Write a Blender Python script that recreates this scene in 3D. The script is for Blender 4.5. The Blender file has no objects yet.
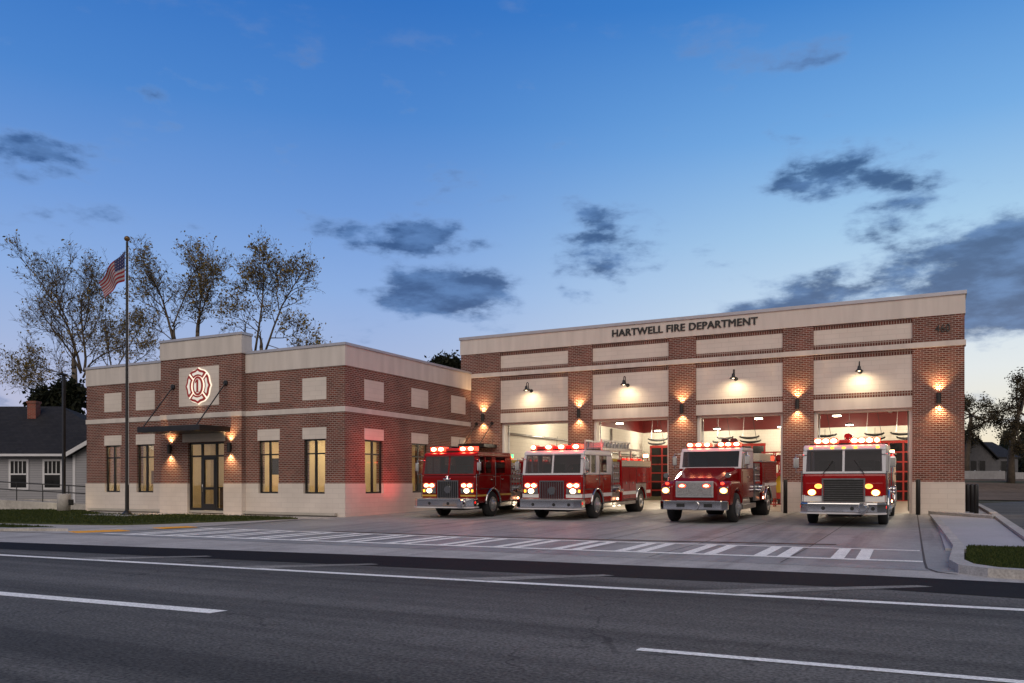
import bpy, bmesh, math, random
from mathutils import Vector, Matrix
R_ = math.radians
sc = bpy.context.scene
col = sc.collection

# ------------------------------------------------------------------ geometry of the place (metres, +X along the facades, +Y into depth)
CAMH = 1.25
YAW = math.atan(418 / 813)                 # camera heading, to the left of +Y
FW = (-math.sin(YAW), math.cos(YAW)); RT = (math.cos(YAW), math.sin(YAW))
def LD(lat, d, z=0.0):
    return Vector((FW[0] * d + RT[0] * lat, FW[1] * d + RT[1] * lat, z))
def PT(px, py, t):
    return LD((px - 512) / 813 * t, t, CAMH + (483 - py) * t / 813)
def lerp(a, b, t): return a + (b - a) * t
def smooth01(x): x = max(0, min(1, x)); return x * x * (3 - 2 * x)
def gz(y):
    pts = [(-1e5, -.25), (20, -.25), (29.5, -.12), (36.9, 0), (1e5, 0)]
    for (a, b), (c, d) in zip(pts, pts[1:]):
        if y <= c: return b + (d - b) * (y - a) / (c - a)
    return 0
def terr(x, y):
    t = FW[0] * x + FW[1] * y
    z = gz(y)
    if y > 45: z += .4 * smooth01((t - 56) / 14) + 1.25 * smooth01((t - 70) / 12)
    return z

# ------------------------------------------------------------------ materials
MATS = {}
def nt(name):
    m = bpy.data.materials.new(name); m.use_nodes = True
    n = m.node_tree; b = n.nodes['Principled BSDF']
    MATS[name] = m
    return m, n, b
def S(b, **k):
    for a, v in k.items():
        b.inputs[{'color': 'Base Color', 'rough': 'Roughness', 'metal': 'Metallic', 'spec': 'Specular IOR Level', 'coat': 'Coat Weight',
                  'emit': 'Emission Color', 'estr': 'Emission Strength', 'alpha': 'Alpha'}[a]].default_value = v
def c4(c): return (c[0], c[1], c[2], 1)
def mat(name, c, rough=.6, metal=0, var=.15, scale=3, bump=0, bscale=40, spec=.5, coat=0, stretch=(1, 1, 1), detail=5):
    m, n, b = nt(name)
    S(b, rough=rough, metal=metal, spec=spec, coat=coat, color=c4(c))
    tc = n.nodes.new('ShaderNodeTexCoord')
    if var:
        mp = n.nodes.new('ShaderNodeMapping'); mp.inputs['Scale'].default_value = stretch
        n.links.new(tc.outputs['Object'], mp.inputs['Vector'])
        no = n.nodes.new('ShaderNodeTexNoise'); no.inputs['Scale'].default_value = scale; no.inputs['Detail'].default_value = detail
        n.links.new(mp.outputs[0], no.inputs['Vector'])
        r = n.nodes.new('ShaderNodeValToRGB')
        r.color_ramp.elements[0].position = .3; r.color_ramp.elements[1].position = .7
        r.color_ramp.elements[0].color = c4([x * (1 - var) for x in c]); r.color_ramp.elements[1].color = c4([min(1, x * (1 + var)) for x in c])
        n.links.new(no.outputs['Fac'], r.inputs[0]); n.links.new(r.outputs[0], b.inputs['Base Color'])
    if bump:
        n2 = n.nodes.new('ShaderNodeTexNoise'); n2.inputs['Scale'].default_value = bscale
        n.links.new(tc.outputs['Object'], n2.inputs['Vector'])
        bp = n.nodes.new('ShaderNodeBump'); bp.inputs['Strength'].default_value = bump; bp.inputs['Distance'].default_value = .02
        n.links.new(n2.outputs['Fac'], bp.inputs['Height']); n.links.new(bp.outputs[0], b.inputs['Normal'])
    return m
def emis(name, c, s):
    m, n, b = nt(name); S(b, color=c4([x * .5 for x in c]), emit=c4(c), estr=s, rough=.4)
    return m
def brick(name, c1, c2, mort, bw, rh, ms, rough=.85, off=.5, rot=0, nvar=.25, bump=.5):
    m, n, b = nt(name); S(b, rough=rough, spec=.25)
    uv = n.nodes.new('ShaderNodeUVMap')
    mp = n.nodes.new('ShaderNodeMapping'); mp.inputs['Rotation'].default_value = (0, 0, rot)
    n.links.new(uv.outputs[0], mp.inputs['Vector'])
    br = n.nodes.new('ShaderNodeTexBrick'); br.offset = off
    for k, v in (('Scale', 1), ('Mortar Size', ms), ('Brick Width', bw), ('Row Height', rh), ('Bias', 0), ('Mortar Smooth', .1)): br.inputs[k].default_value = v
    br.inputs['Color1'].default_value = c4(c1); br.inputs['Color2'].default_value = c4(c2); br.inputs['Mortar'].default_value = c4(mort)
    n.links.new(mp.outputs[0], br.inputs['Vector'])
    no = n.nodes.new('ShaderNodeTexNoise'); no.inputs['Scale'].default_value = .7; no.inputs['Detail'].default_value = 6
    n.links.new(uv.outputs[0], no.inputs['Vector'])
    r = n.nodes.new('ShaderNodeMapRange'); r.inputs[1].default_value = .3; r.inputs[2].default_value = .7; r.inputs[3].default_value = 1 - nvar; r.inputs[4].default_value = 1 + nvar * .6
    n.links.new(no.outputs['Fac'], r.inputs[0])
    mx = n.nodes.new('ShaderNodeMix'); mx.data_type = 'RGBA'; mx.blend_type = 'MULTIPLY'; mx.inputs[0].default_value = 1
    n.links.new(br.outputs['Color'], mx.inputs[6]); n.links.new(r.outputs[0], mx.inputs[7]); n.links.new(mx.outputs[2], b.inputs['Base Color'])
    if bump:
        bp = n.nodes.new('ShaderNodeBump'); bp.inputs['Strength'].default_value = bump; bp.inputs['Distance'].default_value = .01; bp.invert = True
        n.links.new(br.outputs['Fac'], bp.inputs['Height']); n.links.new(bp.outputs[0], b.inputs['Normal'])
    return m
def glass(name, tint=(1, 1, 1), gloss=.12):
    m, n, b = nt(name); out = n.nodes['Material Output']
    t = n.nodes.new('ShaderNodeBsdfTransparent'); t.inputs[0].default_value = c4(tint)
    g = n.nodes.new('ShaderNodeBsdfGlossy'); g.inputs['Roughness'].default_value = .02
    f = n.nodes.new('ShaderNodeLayerWeight'); f.inputs[0].default_value = .5
    q = n.nodes.new('ShaderNodeMath'); q.operation = 'POWER'; q.inputs[1].default_value = 4; n.links.new(f.outputs['Facing'], q.inputs[0])
    a = n.nodes.new('ShaderNodeMath'); a.operation = 'MULTIPLY_ADD'; a.inputs[1].default_value = .6; a.inputs[2].default_value = gloss
    n.links.new(q.outputs[0], a.inputs[0])
    x = n.nodes.new('ShaderNodeMixShader'); n.links.new(a.outputs[0], x.inputs[0]); n.links.new(t.outputs[0], x.inputs[1]); n.links.new(g.outputs[0], x.inputs[2])
    n.links.new(x.outputs[0], out.inputs['Surface'])
    return m

M_BRICK = brick('red_brick', (.195, .052, .034), (.100, .027, .019), (.335, .262, .225), .225, .080, .0135)
M_SOLD = brick('soldier_brick', (.15, .044, .030), (.08, .025, .018), (.32, .25, .215), .1016, .215, .018, off=0)
M_STONE = brick('cast_stone', (.66, .59, .53), (.63, .56, .505), (.57, .505, .455), .62, .205, .010, nvar=.10, bump=.3)
M_STUCCO = mat('parapet_stucco', (.58, .525, .485), .9, var=.10, scale=1.6, bump=.15, bscale=60, stretch=(1.6, 1.6, .22))
M_COPING = mat('coping_metal', (.42, .42, .47), .4, metal=.3, var=.05)
M_BRONZE = mat('dark_bronze_metal', (.018, .017, .018), .42, metal=.2, var=.1)
M_BLACK = mat('black_paint', (.012, .012, .013), .5, var=.1)
M_FRAME = mat('white_steel_frame', (.68, .66, .62), .5, var=.05)
M_LETTER = mat('dark_letters', (.02, .02, .022), .4, var=0)
M_GLASS = glass('window_glass', (.93, .93, .9), .08)
M_WHITEWALL = brick('white_block_wall', (.74, .71, .64), (.72, .69, .62), (.62, .59, .53), .41, .205, .008, nvar=.06, bump=.2)
M_REDWALL = mat('red_metal_wall', (.10, .002, .002), .5, var=.12, scale=2)
M_REDFRAME = mat('red_frame', (.34, .016, .012), .45, var=.05)
M_INFLOOR = mat('sealed_floor', (.42, .39, .34), .3, var=.1, scale=1.5)
M_CREAM = mat('cream_plaster', (.62, .51, .32), .9, var=.05)
M_DARKPANE = mat('night_pane', (.010, .011, .013), .12, var=.3, spec=.3)
M_RUBBER = mat('black_rubber', (.016, .016, .017), .8, var=.15)
M_ROOFING = mat('roof_membrane', (.30, .30, .31), .9)
M_WOOD = mat('desk_wood', (.10, .05, .025), .5, var=.3, stretch=(1, 1, 8))
# truck finishes
M_RED = mat('fire_engine_red', (.30, .0025, .004), .13, spec=.3, var=.05, coat=.22, scale=1)
M_DKRED = mat('deep_engine_red', (.19, .0018, .003), .13, spec=.3, var=.05, coat=.22, scale=1)
M_TWHITE = mat('white_gloss_paint', (.60, .585, .60), .25, var=.03, coat=.5)
M_CHROME = mat('chrome', (.60, .59, .60), .07, metal=1, var=.05, scale=8)
M_ALU = mat('brushed_aluminium', (.5, .5, .5), .38, metal=.9, var=.12, scale=12)
M_TREAD = mat('tread_plate', (.42, .42, .42), .35, metal=.9, var=.3, scale=30)
M_DARK = mat('chassis_black', (.012, .012, .012), .6, var=.1)
M_GRILLE = mat('grille_black', (.008, .008, .008), .4, var=.1)
M_GRILLER = mat('dark_red_grille', (.05, .006, .008), .3, var=.1)
M_SEAT = mat('seat_vinyl', (.010, .010, .012), .6, var=.15)
M_TGLASS = glass('tinted_glass', (.46, .43, .46), .10)
M_WIND = mat('windscreen_glass', (.022, .017, .022), .035, var=.85, scale=1.3, spec=.7)
M_STRIPE = mat('white_stripe', (.75, .73, .72), .35, var=.03)
M_GOLD = mat('gold_stripe', (.55, .33, .06), .35, var=.05)
M_FIN = mat('dull_gold', (.16, .09, .03), .4, metal=.4, var=.05)
M_PUMP = mat('pump_panel_steel', (.20, .20, .21), .35, metal=.7, var=.3, scale=9)
M_YEL = mat('yellow_cover', (.62, .42, .03), .6, var=.1)
M_HOSE = mat('canvas_hose', (.55, .48, .36), .9, var=.2, scale=20)
M_CORE = emis('hot_red_lamp', (1, .34, .16), 22)
M_LENS = emis('red_lens', (1, .016, .01), 1.2)
M_LENSOFF = mat('red_lens_dim', (.35, .006, .006), .15, var=0, coat=.5)
M_HEADW = emis('white_headlamp', (1, .93, .78), 14)
M_HEADY = emis('warm_headlamp', (1, .66, .28), 14)
M_HALO = emis('lamp_reflector', (1, .68, .34), 2.0)
M_HALOA = emis('amber_reflector', (1, .42, .09), 2.6)
M_HALOR = emis('red_reflector', (1, .045, .02), 3.6)
M_AMBER = emis('amber_marker', (1, .36, .03), 4)
M_GREEN = emis('green_marker', (.1, 1, .3), 2.5)
M_STEPL = emis('step_lamp', (1, .85, .6), 7)
M_LAMP = emis('ceiling_lamp_glow', (1, .86, .62), 16)
M_BULB = emis('wall_lamp_glow', (1, .75, .45), 10)
M_HALOW = emis('sign_backlight', (1, .90, .72), 1.0)
M_SIGNW = emis('sign_face_white', (.9, .84, .74), .55)
M_SIGNR = mat('sign_face_red', (.42, .03, .02), .4, var=0)
# ground
def ground_mat(name, c, var, s1, s2, rough, bump, stretch=(1, 1, 1), speck=.0, band=0, crack=0, tyre=0):
    m, n, b = nt(name); S(b, rough=rough, spec=.13)
    tc = n.nodes.new('ShaderNodeTexCoord')
    def noise(sc_, st=(1, 1, 1), det=6, rotz=0):
        mp = n.nodes.new('ShaderNodeMapping'); mp.inputs['Scale'].default_value = st; mp.inputs['Rotation'].default_value = (0, 0, rotz)
        n.links.new(tc.outputs['Object'], mp.inputs['Vector'])
        no = n.nodes.new('ShaderNodeTexNoise'); no.inputs['Scale'].default_value = sc_; no.inputs['Detail'].default_value = det; no.inputs['Roughness'].default_value = .62
        n.links.new(mp.outputs[0], no.inputs['Vector']); return no.outputs['Fac']
    def rng(x, lo, hi, a, b_):
        r = n.nodes.new('ShaderNodeMapRange'); r.inputs[1].default_value = lo; r.inputs[2].default_value = hi; r.inputs[3].default_value = a; r.inputs[4].default_value = b_
        n.links.new(x, r.inputs[0]); return r.outputs[0]
    def mul(a, b_):
        q = n.nodes.new('ShaderNodeMath'); q.operation = 'MULTIPLY'; n.links.new(a, q.inputs[0]); n.links.new(b_, q.inputs[1]); return q.outputs[0]
    v = mul(rng(noise(s1, stretch), .3, .7, 1 - var, 1 + var), rng(noise(s2), .3, .7, 1 - var * .7, 1 + var * .7))
    if speck: v = mul(v, rng(noise(28, det=4), .34, .66, 1 - speck, 1 + speck))
    if band: v = mul(v, rng(noise(1, (.035, 1.15, 1), 2, -.055), .35, .62, 1 - band, 1 + band * .6))
    if tyre:   # rubber streaks along the drive-out direction
        v = mul(v, rng(noise(1.2, (1.5, .06, 1), 4), .50, .72, 1, 1 - tyre)); v = mul(v, rng(noise(.8, det=7), .56, .74, 1, 1 - tyre * .9))
    if crack:
        ds = n.nodes.new('ShaderNodeTexNoise'); ds.inputs['Scale'].default_value = 1.3; ds.inputs['Detail'].default_value = 6; n.links.new(tc.outputs['Object'], ds.inputs['Vector'])
        va = n.nodes.new('ShaderNodeVectorMath'); va.operation = 'MULTIPLY_ADD'; va.inputs[1].default_value = (1.6, 1.6, 0); n.links.new(ds.outputs['Color'], va.inputs[0]); n.links.new(tc.outputs['Object'], va.inputs[2])
        vo = n.nodes.new('ShaderNodeTexVoronoi'); vo.feature = 'DISTANCE_TO_EDGE'; vo.inputs['Scale'].default_value = .23; n.links.new(va.outputs[0], vo.inputs['Vector'])
        ck = rng(vo.outputs['Distance'], .0015, .006, 1 - crack, 1)
        q2 = n.nodes.new('ShaderNodeMath'); q2.operation = 'MAXIMUM'; n.links.new(ck, q2.inputs[0]); n.links.new(rng(noise(.35, det=3), .48, .56, 1, 0), q2.inputs[1])
        v = mul(v, q2.outputs[0])
        v = mul(v, rng(noise(.9, (.5, 1, 1), 8), .60, .75, 1, 1 - crack * .35))
    cc = n.nodes.new('ShaderNodeMix'); cc.data_type = 'RGBA'; cc.blend_type = 'MULTIPLY'; cc.inputs[0].default_value = 1
    cc.inputs[6].default_value = c4(c); n.links.new(v, cc.inputs[7])
    n.links.new(cc.outputs[2], b.inputs['Base Color'])
    if bump:
        bp = n.nodes.new('ShaderNodeBump'); bp.inputs['Strength'].default_value = bump; bp.inputs['Distance'].default_value = .01
        n.links.new(noise(90, det=3), bp.inputs['Height']); n.links.new(bp.outputs[0], b.inputs['Normal'])
    return m
M_ASPH = ground_mat('road_asphalt', (.122, .116, .108), .20, .5, 6, .75, 1.0, (.15, 1, 1), .52, .36, crack=.38)
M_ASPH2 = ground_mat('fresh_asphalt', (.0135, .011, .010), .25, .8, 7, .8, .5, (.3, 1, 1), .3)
M_CONC = ground_mat('apron_concrete', (.30, .302, .30), .18, .35, 4, .55, .3, (1, .5, 1), .16, tyre=.38)
M_CONC2 = ground_mat('kerb_concrete', (.43, .405, .385), .16, .7, 6, .8, .3, (1, 1, 1), .2, tyre=.25)
M_PAD = ground_mat('new_concrete', (.40, .39, .41), .06, .5, 5, .75, .2, (1, 1, 1), .08)
M_PAINT = ground_mat('worn_white_paint', (.90, .87, .82), .08, 1.5, 14, .7, .2, (1, 1, 1), .22)
M_FADE = ground_mat('faded_white_paint', (.25, .235, .215), .28, 1.4, 9, .8, .2, (1, 1, 1), .4)
M_GRASS0 = ground_mat('turf_soil', (.055, .065, .022), .3, .8, 9, .95, .5)
M_EARTH = ground_mat('open_ground', (.075, .068, .04), .3, .05, .8, .95, .4)
M_BANK = ground_mat('dry_grass_bank', (.15, .105, .072), .3, .2, 2, .95, .4)
M_JOINT = mat('joint_sealant', (.07, .06, .058), .9, var=.2)
M_RUST = mat('rusty_grate', (.10, .055, .035), .8, var=.4, scale=6)
M_TACT = mat('tactile_orange', (.78, .36, .03), .8, var=.1, scale=6)
# vegetation / houses
M_BARK = mat('bark', (.10, .078, .058), .95, var=.3, scale=3)
def leafmat(name, a, b_):
    m, n, b = nt(name); S(b, rough=.7, spec=.2)
    g = n.nodes.new('ShaderNodeNewGeometry'); r = n.nodes.new('ShaderNodeValToRGB')
    r.color_ramp.elements[0].color = c4(a); r.color_ramp.elements[1].color = c4(b_)
    n.links.new(g.outputs['Random Per Island'], r.inputs[0]); n.links.new(r.outputs[0], b.inputs['Base Color'])
    tr = n.nodes.new('ShaderNodeBsdfTranslucent'); n.links.new(r.outputs[0], tr.inputs[0]); mx = n.nodes.new('ShaderNodeMixShader'); mx.inputs[0].default_value = .45
    n.links.new(b.outputs[0], mx.inputs[1]); n.links.new(tr.outputs[0], mx.inputs[2]); n.links.new(mx.outputs[0], n.nodes['Material Output'].inputs['Surface'])
    return m
M_LEAF = leafmat('autumn_leaves', (.11, .082, .025), (.42, .29, .085))
M_LEAFD = leafmat('dark_leaves', (.010, .014, .008), (.034, .036, .018))
M_LEAFO = leafmat('oak_leaves', (.026, .023, .013), (.12, .09, .045))
M_BLADE = leafmat('grass_blades', (.026, .046, .010), (.085, .10, .026))
M_CLAP = brick('white_clapboard', (.31, .31, .335), (.295, .295, .32), (.21, .21, .23), 6, .13, .012, nvar=.06, bump=.3)
M_SHING = brick('dark_shingles', (.030, .028, .030), (.020, .019, .021), (.012, .012, .013), .3, .16, .01, nvar=.2)
M_TRIM = mat('white_trim', (.58, .58, .61), .6, var=.04)
M_CHIM = brick('chimney_brick', (.26, .05, .03), (.17, .035, .022), (.25, .17, .14), .22, .075, .012)
M_FENCE = mat('white_fence_paint', (.38, .37, .38), .8, var=.12)
M_OLDHOUSE = mat('grey_siding', (.105, .102, .11), .9, var=.15)

# ------------------------------------------------------------------ mesh builder
class MB:
    def __init__(s): s.v = []; s.f = []; s.m = []; s.sm = []
    def add(s, vs, fs, m=0, smooth=False):
        o = len(s.v); s.v += [tuple(p) for p in vs]
        for f in fs: s.f.append([i + o for i in f]); s.m.append(m); s.sm.append(smooth)
        return s
    def box(s, x0, x1, y0, y1, z0, z1, m=0):
        if x0 > x1: x0, x1 = x1, x0
        if y0 > y1: y0, y1 = y1, y0
        if z0 > z1: z0, z1 = z1, z0
        v = [(x, y, z) for z in (z0, z1) for y in (y0, y1) for x in (x0, x1)]
        return s.add(v, [(0, 2, 3, 1), (4, 5, 7, 6), (0, 1, 5, 4), (2, 6, 7, 3), (0, 4, 6, 2), (1, 3, 7, 5)], m)
    def prism(s, prof, ax, a0, a1, m=0, taper=None):
        # prof: list of 2D points in the other two axes (x: (y,z); y: (x,z); z: (x,y))
        def p3(p, a):
            return {'x': (a, p[0], p[1]), 'y': (p[0], a, p[1]), 'z': (p[0], p[1], a)}[ax]
        n = len(prof)
        v = [p3(p, a0) for p in prof] + [p3(p, a1) for p in prof]
        f = [tuple(range(n))[::-1], tuple(range(n, 2 * n))] + [(i, (i + 1) % n, n + (i + 1) % n, n + i) for i in range(n)]
        return s.add(v, f, m)
    def cyl(s, p0, p1, r0, r1=None, seg=12, m=0, caps=True):
        p0 = Vector(p0); p1 = Vector(p1); r1 = r0 if r1 is None else r1
        d = (p1 - p0).normalized()
        a = d.orthogonal().normalized(); b = d.cross(a)
        ring = lambda c, r: [c + (a * math.cos(2 * math.pi * i / seg) + b * math.sin(2 * math.pi * i / seg)) * r for i in range(seg)]
        A = ring(p0, r0); B = ring(p1, r1)
        s.add(A + B, [(i, (i + 1) % seg, seg + (i + 1) % seg, seg + i) for i in range(seg)], m, True)
        if caps:
            s.add(A, [tuple(range(seg))[::-1]], m); s.add(B, [tuple(range(seg))], m)
        return s
    def tube(s, pts, rs, seg=6, m=0, smooth=True):
        pts = [Vector(p) for p in pts]
        if not isinstance(rs, (list, tuple)): rs = [rs] * len(pts)
        vs = []; d0 = None; a = None
        for i, p in enumerate(pts):
            d = (pts[min(i + 1, len(pts) - 1)] - pts[max(i - 1, 0)])
            d = d.normalized() if d.length > 1e-9 else Vector((0, 0, 1))
            if a is None: a = d.orthogonal().normalized()
            else:
                a = a - d * a.dot(d)
                a = a.normalized() if a.length > 1e-6 else d.orthogonal().normalized()
            b = d.cross(a)
            vs += [p + (a * math.cos(2 * math.pi * k / seg) + b * math.sin(2 * math.pi * k / seg)) * rs[i] for k in range(seg)]
        fs = []
        for i in range(len(pts) - 1):
            for k in range(seg): fs.append((i * seg + k, i * seg + (k + 1) % seg, (i + 1) * seg + (k + 1) % seg, (i + 1) * seg + k))
        fs.append(tuple(range(seg))[::-1]); fs.append(tuple(range((len(pts) - 1) * seg, len(pts) * seg)))
        return s.add(vs, fs, m, smooth)
    def lathe(s, prof, c, ax='z', seg=24, m=0):
        # prof: (radius, height along axis)
        vs = []; n = len(prof)
        for r, h in prof:
            for k in range(seg):
                a = 2 * math.pi * k / seg; u, w = r * math.cos(a), r * math.sin(a)
                o = {'z': (u, w, h), 'x': (h, u, w), 'y': (w, h, u)}[ax]
                vs.append((c[0] + o[0], c[1] + o[1], c[2] + o[2]))
        fs = [(i * seg + k, i * seg + (k + 1) % seg, (i + 1) * seg + (k + 1) % seg, (i + 1) * seg + k) for i in range(n - 1) for k in range(seg)]
        fs.append(tuple(range(seg))[::-1]); fs.append(tuple(range((n - 1) * seg, n * seg)))
        return s.add(vs, fs, m, True)
    def poly(s, pts, m=0): return s.add(pts, [tuple(range(len(pts)))], m)
    def bar(s, p0, p1, w, h, m=0):
        p0 = Vector(p0); p1 = Vector(p1); d = (p1 - p0).normalized()
        up = Vector((0, 0, 1)) if abs(d.z) < .95 else Vector((0, 1, 0))
        a = d.cross(up).normalized() * w / 2; b = a.cross(d).normalized() * h / 2
        v = [p + x * a + y * b for p in (p0, p1) for x, y in ((-1, -1), (1, -1), (1, 1), (-1, 1))]
        return s.add(v, [(0, 1, 2, 3), (7, 6, 5, 4), (0, 4, 5, 1), (1, 5, 6, 2), (2, 6, 7, 3), (3, 7, 4, 0)], m)
    def build(s, name, mats, parent=None, bevel=0, seg=2):
        me = bpy.data.meshes.new(name)
        me.from_pydata(s.v, [], s.f)
        for m in (mats if isinstance(mats, (list, tuple)) else [mats]): me.materials.append(m)
        me.polygons.foreach_set('material_index', s.m); me.polygons.foreach_set('use_smooth', s.sm)
        uv = me.uv_layers.new(name='UVMap')
        dat = [0.0] * (2 * len(me.loops)); V = s.v
        for p in me.polygons:
            nx, ny, nz = (abs(q) for q in p.normal)
            for li in p.loop_indices:
                x, y, z = V[me.loops[li].vertex_index]
                if ny >= nx and ny >= nz: u, w = x, z
                elif nx >= nz: u, w = y, z
                else: u, w = x, y
                dat[2 * li] = u; dat[2 * li + 1] = w
        uv.data.foreach_set('uv', dat)
        me.update()
        bm = bmesh.new(); bm.from_mesh(me); bmesh.ops.recalc_face_normals(bm, faces=bm.faces); bm.to_mesh(me); bm.free()
        o = bpy.data.objects.new(name, me); col.objects.link(o)
        if parent is not None: o.parent = parent
        if bevel:
            b = o.modifiers.new('bevel', 'BEVEL'); b.width = bevel; b.segments = seg; b.limit_method = 'ANGLE'; b.angle_limit = R_(40)
        return o
def empty(name, loc=(0, 0, 0), rz=0, rx=0):
    o = bpy.data.objects.new(name, None); col.objects.link(o); o.empty_display_size = .2
    o.location = loc; o.rotation_euler = (rx, 0, rz); return o
def tag(o, label=None, cat=None, group=None, kind=None):
    for k, v in (('label', label), ('category', cat), ('group', group), ('kind', kind)):
        if v: o[k] = v
    return o
def struct(o, label=None): return tag(o, label, None, None, 'structure')
def lamp(kind, loc, power, color, size=.1, target=None, spot=None, blend=.5, name='lamp', parent=None):
    l = bpy.data.lights.new(name, kind); l.energy = power; l.color = color
    if kind in ('POINT', 'SPOT'): l.shadow_soft_size = size
    if kind == 'AREA': l.shape = 'RECTANGLE'; l.size, l.size_y = size
    if kind == 'SPOT': l.spot_size = R_(spot); l.spot_blend = blend
    o = bpy.data.objects.new(name, l); col.objects.link(o); o.location = loc
    if parent is not None: o.parent = parent
    if target is not None: o.rotation_euler = (Vector(target) - Vector(loc)).to_track_quat('-Z', 'Y').to_euler()
    return o

# ------------------------------------------------------------------ ground sheets
def sheet(name, poly, m, dz, zf=None, cuts=(20, 29.5, 36.9)):
    bm = bmesh.new()
    bm.faces.new([bm.verts.new((x, y, 0)) for x, y in poly])
    bmesh.ops.triangulate(bm, faces=bm.faces)
    for yc in cuts:
        bmesh.ops.bisect_plane(bm, geom=bm.verts[:] + bm.edges[:] + bm.faces[:], plane_co=(0, yc, 0), plane_no=(0, 1, 0))
    bmesh.ops.triangulate(bm, faces=bm.faces)
    for v in bm.verts: v.co.z = (zf or (lambda x, y: gz(y)))(v.co.x, v.co.y) + dz
    bmesh.ops.recalc_face_normals(bm, faces=bm.faces)
    for f in bm.faces:
        if f.normal.z < 0: f.normal_flip()
    me = bpy.data.meshes.new(name); bm.to_mesh(me); bm.free(); me.materials.append(m)
    o = bpy.data.objects.new(name, me); col.objects.link(o)
    return struct(o)
def raised(name, poly, m, h, base=-.05):
    """a slab: the polygon h above the ground with its sides down to the ground"""
    bm = bmesh.new()
    bm.faces.new([bm.verts.new((x, y, 0)) for x, y in poly])
    bmesh.ops.triangulate(bm, faces=bm.faces)
    for yc in (20, 29.5, 36.9):
        bmesh.ops.bisect_plane(bm, geom=bm.verts[:] + bm.edges[:] + bm.faces[:], plane_co=(0, yc, 0), plane_no=(0, 1, 0))
    bmesh.ops.triangulate(bm, faces=bm.faces)
    for f in bm.faces:
        f.normal_update()
        if f.normal.z < 0: f.normal_flip()
    ex = bmesh.ops.extrude_face_region(bm, geom=bm.faces[:])
    top = {v for v in ex['geom'] if isinstance(v, bmesh.types.BMVert)}
    for v in bm.verts: v.co.z = gz(v.co.y) + (h if v in top else base)
    bmesh.ops.recalc_face_normals(bm, faces=bm.faces)
    me = bpy.data.meshes.new(name); bm.to_mesh(me); bm.free(); me.materials.append(m)
    o = bpy.data.objects.new(name, me); col.objects.link(o)
    return struct(o)

# terrain to the horizon
xs = [-900, -500, -300, -180] + list(range(-120, 121, 8)) + [180, 300, 500, 900]
ys = [-300, -120, -40, -10, 5, 12, 16, 20, 24, 29.5, 33, 36.9, 42] + list(range(48, 124, 4)) + [140, 180, 260, 400, 700, 1100]
g = MB()
nx, ny = len(xs), len(ys)
g.add([(x, y, terr(x, y) - .03) for y in ys for x in xs], [(j * nx + i, j * nx + i + 1, (j + 1) * nx + i + 1, (j + 1) * nx + i) for j in range(ny - 1) for i in range(nx - 1)])
struct(g.build('ground', M_EARTH))

def stripline(pts, w0, w1=None):
    """polygon around a polyline, w0 below / w1 above in Y"""
    w1 = w0 if w1 is None else w1
    return [(x, y - w0) for x, y in pts] + [(x, y + w1) for x, y in reversed(pts)]
def extend(p, q, X):  # point on the line p-q at x = X
    return (X, p[1] + (q[1] - p[1]) * (X - p[0]) / (q[0] - p[0]))
DT = [(-120, 6.2), (-40, 10.95), (-21.0, 12.43), (-7.24, 14.0), (-1.0, 14.40), (1.25, 14.32), (40, 16.6)]       # far edge of the fresh asphalt strip
DB = [(-120, 4.9), (-40, 9.75), (-18.8, 11.15), (-6.2, 12.1), (-.9, 12.62), (1.1, 12.4), (40, 14.7)]            # near edge
sheet('road', [(-120, -160), (120, -160), (120, 19)] + [(40, 14.7)] + DB[::-1][1:], M_ASPH, 0.0, cuts=())
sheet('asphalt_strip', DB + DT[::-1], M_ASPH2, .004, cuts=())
sheet('gutter', DT + [(40, 17.2), (2.3, 14.9), (.6, 15.9), (-21.5, 15.4), (-26, 15.1), (-40, 12.4), (-120, 7.7)], M_CONC2, 0.0, cuts=())
APR = [(-22.2, 15.36), (.5, 15.6), (.62, 20.1), (.3, 32.95), (1.25, 36.2), (1.25, 36.86), (-21.38, 36.88), (-21.38, 25.4), (-22.2, 24.6)]
sheet('apron', APR, M_CONC, .004)
sheet('sidewalk', [(-120, 8), (-40, 12.6), (-26, 15.2), (-22.22, 15.4), (-22.22, 24.65), (-21.4, 25.42), (-21.4, 26.58), (-70, 26.58), (-120, 26.58)], M_CONC2, .004)
# joints of the apron
for x in (-17.6, -15.2, -12.65, -10.15, -7.6, -5.06, -2.5):
    sheet('joint', [(x - .012, 15.9), (x + .012, 15.9), (x + .012, 36.8), (x - .012, 36.8)], M_JOINT, .009)
for y, a, b in ((24.2, -21.3, .2), (28.2, -21.3, .1), (32.4, -21.3, 0)):
    sheet('joint', [(a, y - .012), (b, y - .012), (b, y + .012), (a, y + .012)], M_JOINT, .0088)
sheet('joint', [(.40, 15.13), (.41, 15.17), (.12, 15.45), (-.03, 16.0), (-.065, 17.0), (-.40, 34.6), (-.43, 36.8), (-.47, 36.8), (-.44, 34.6), (-.105, 17.0), (-.07, 15.95), (.09, 15.38)], M_JOINT, .0092)
# trench drain
dr = MB()
dp = [(-16.4, 19.78), (-11.1, 19.72), (-6.5, 20.22), (-2.0, 20.92)]
o = sheet('trench_drain', stripline(dp, .10), M_RUST, .013)
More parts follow.
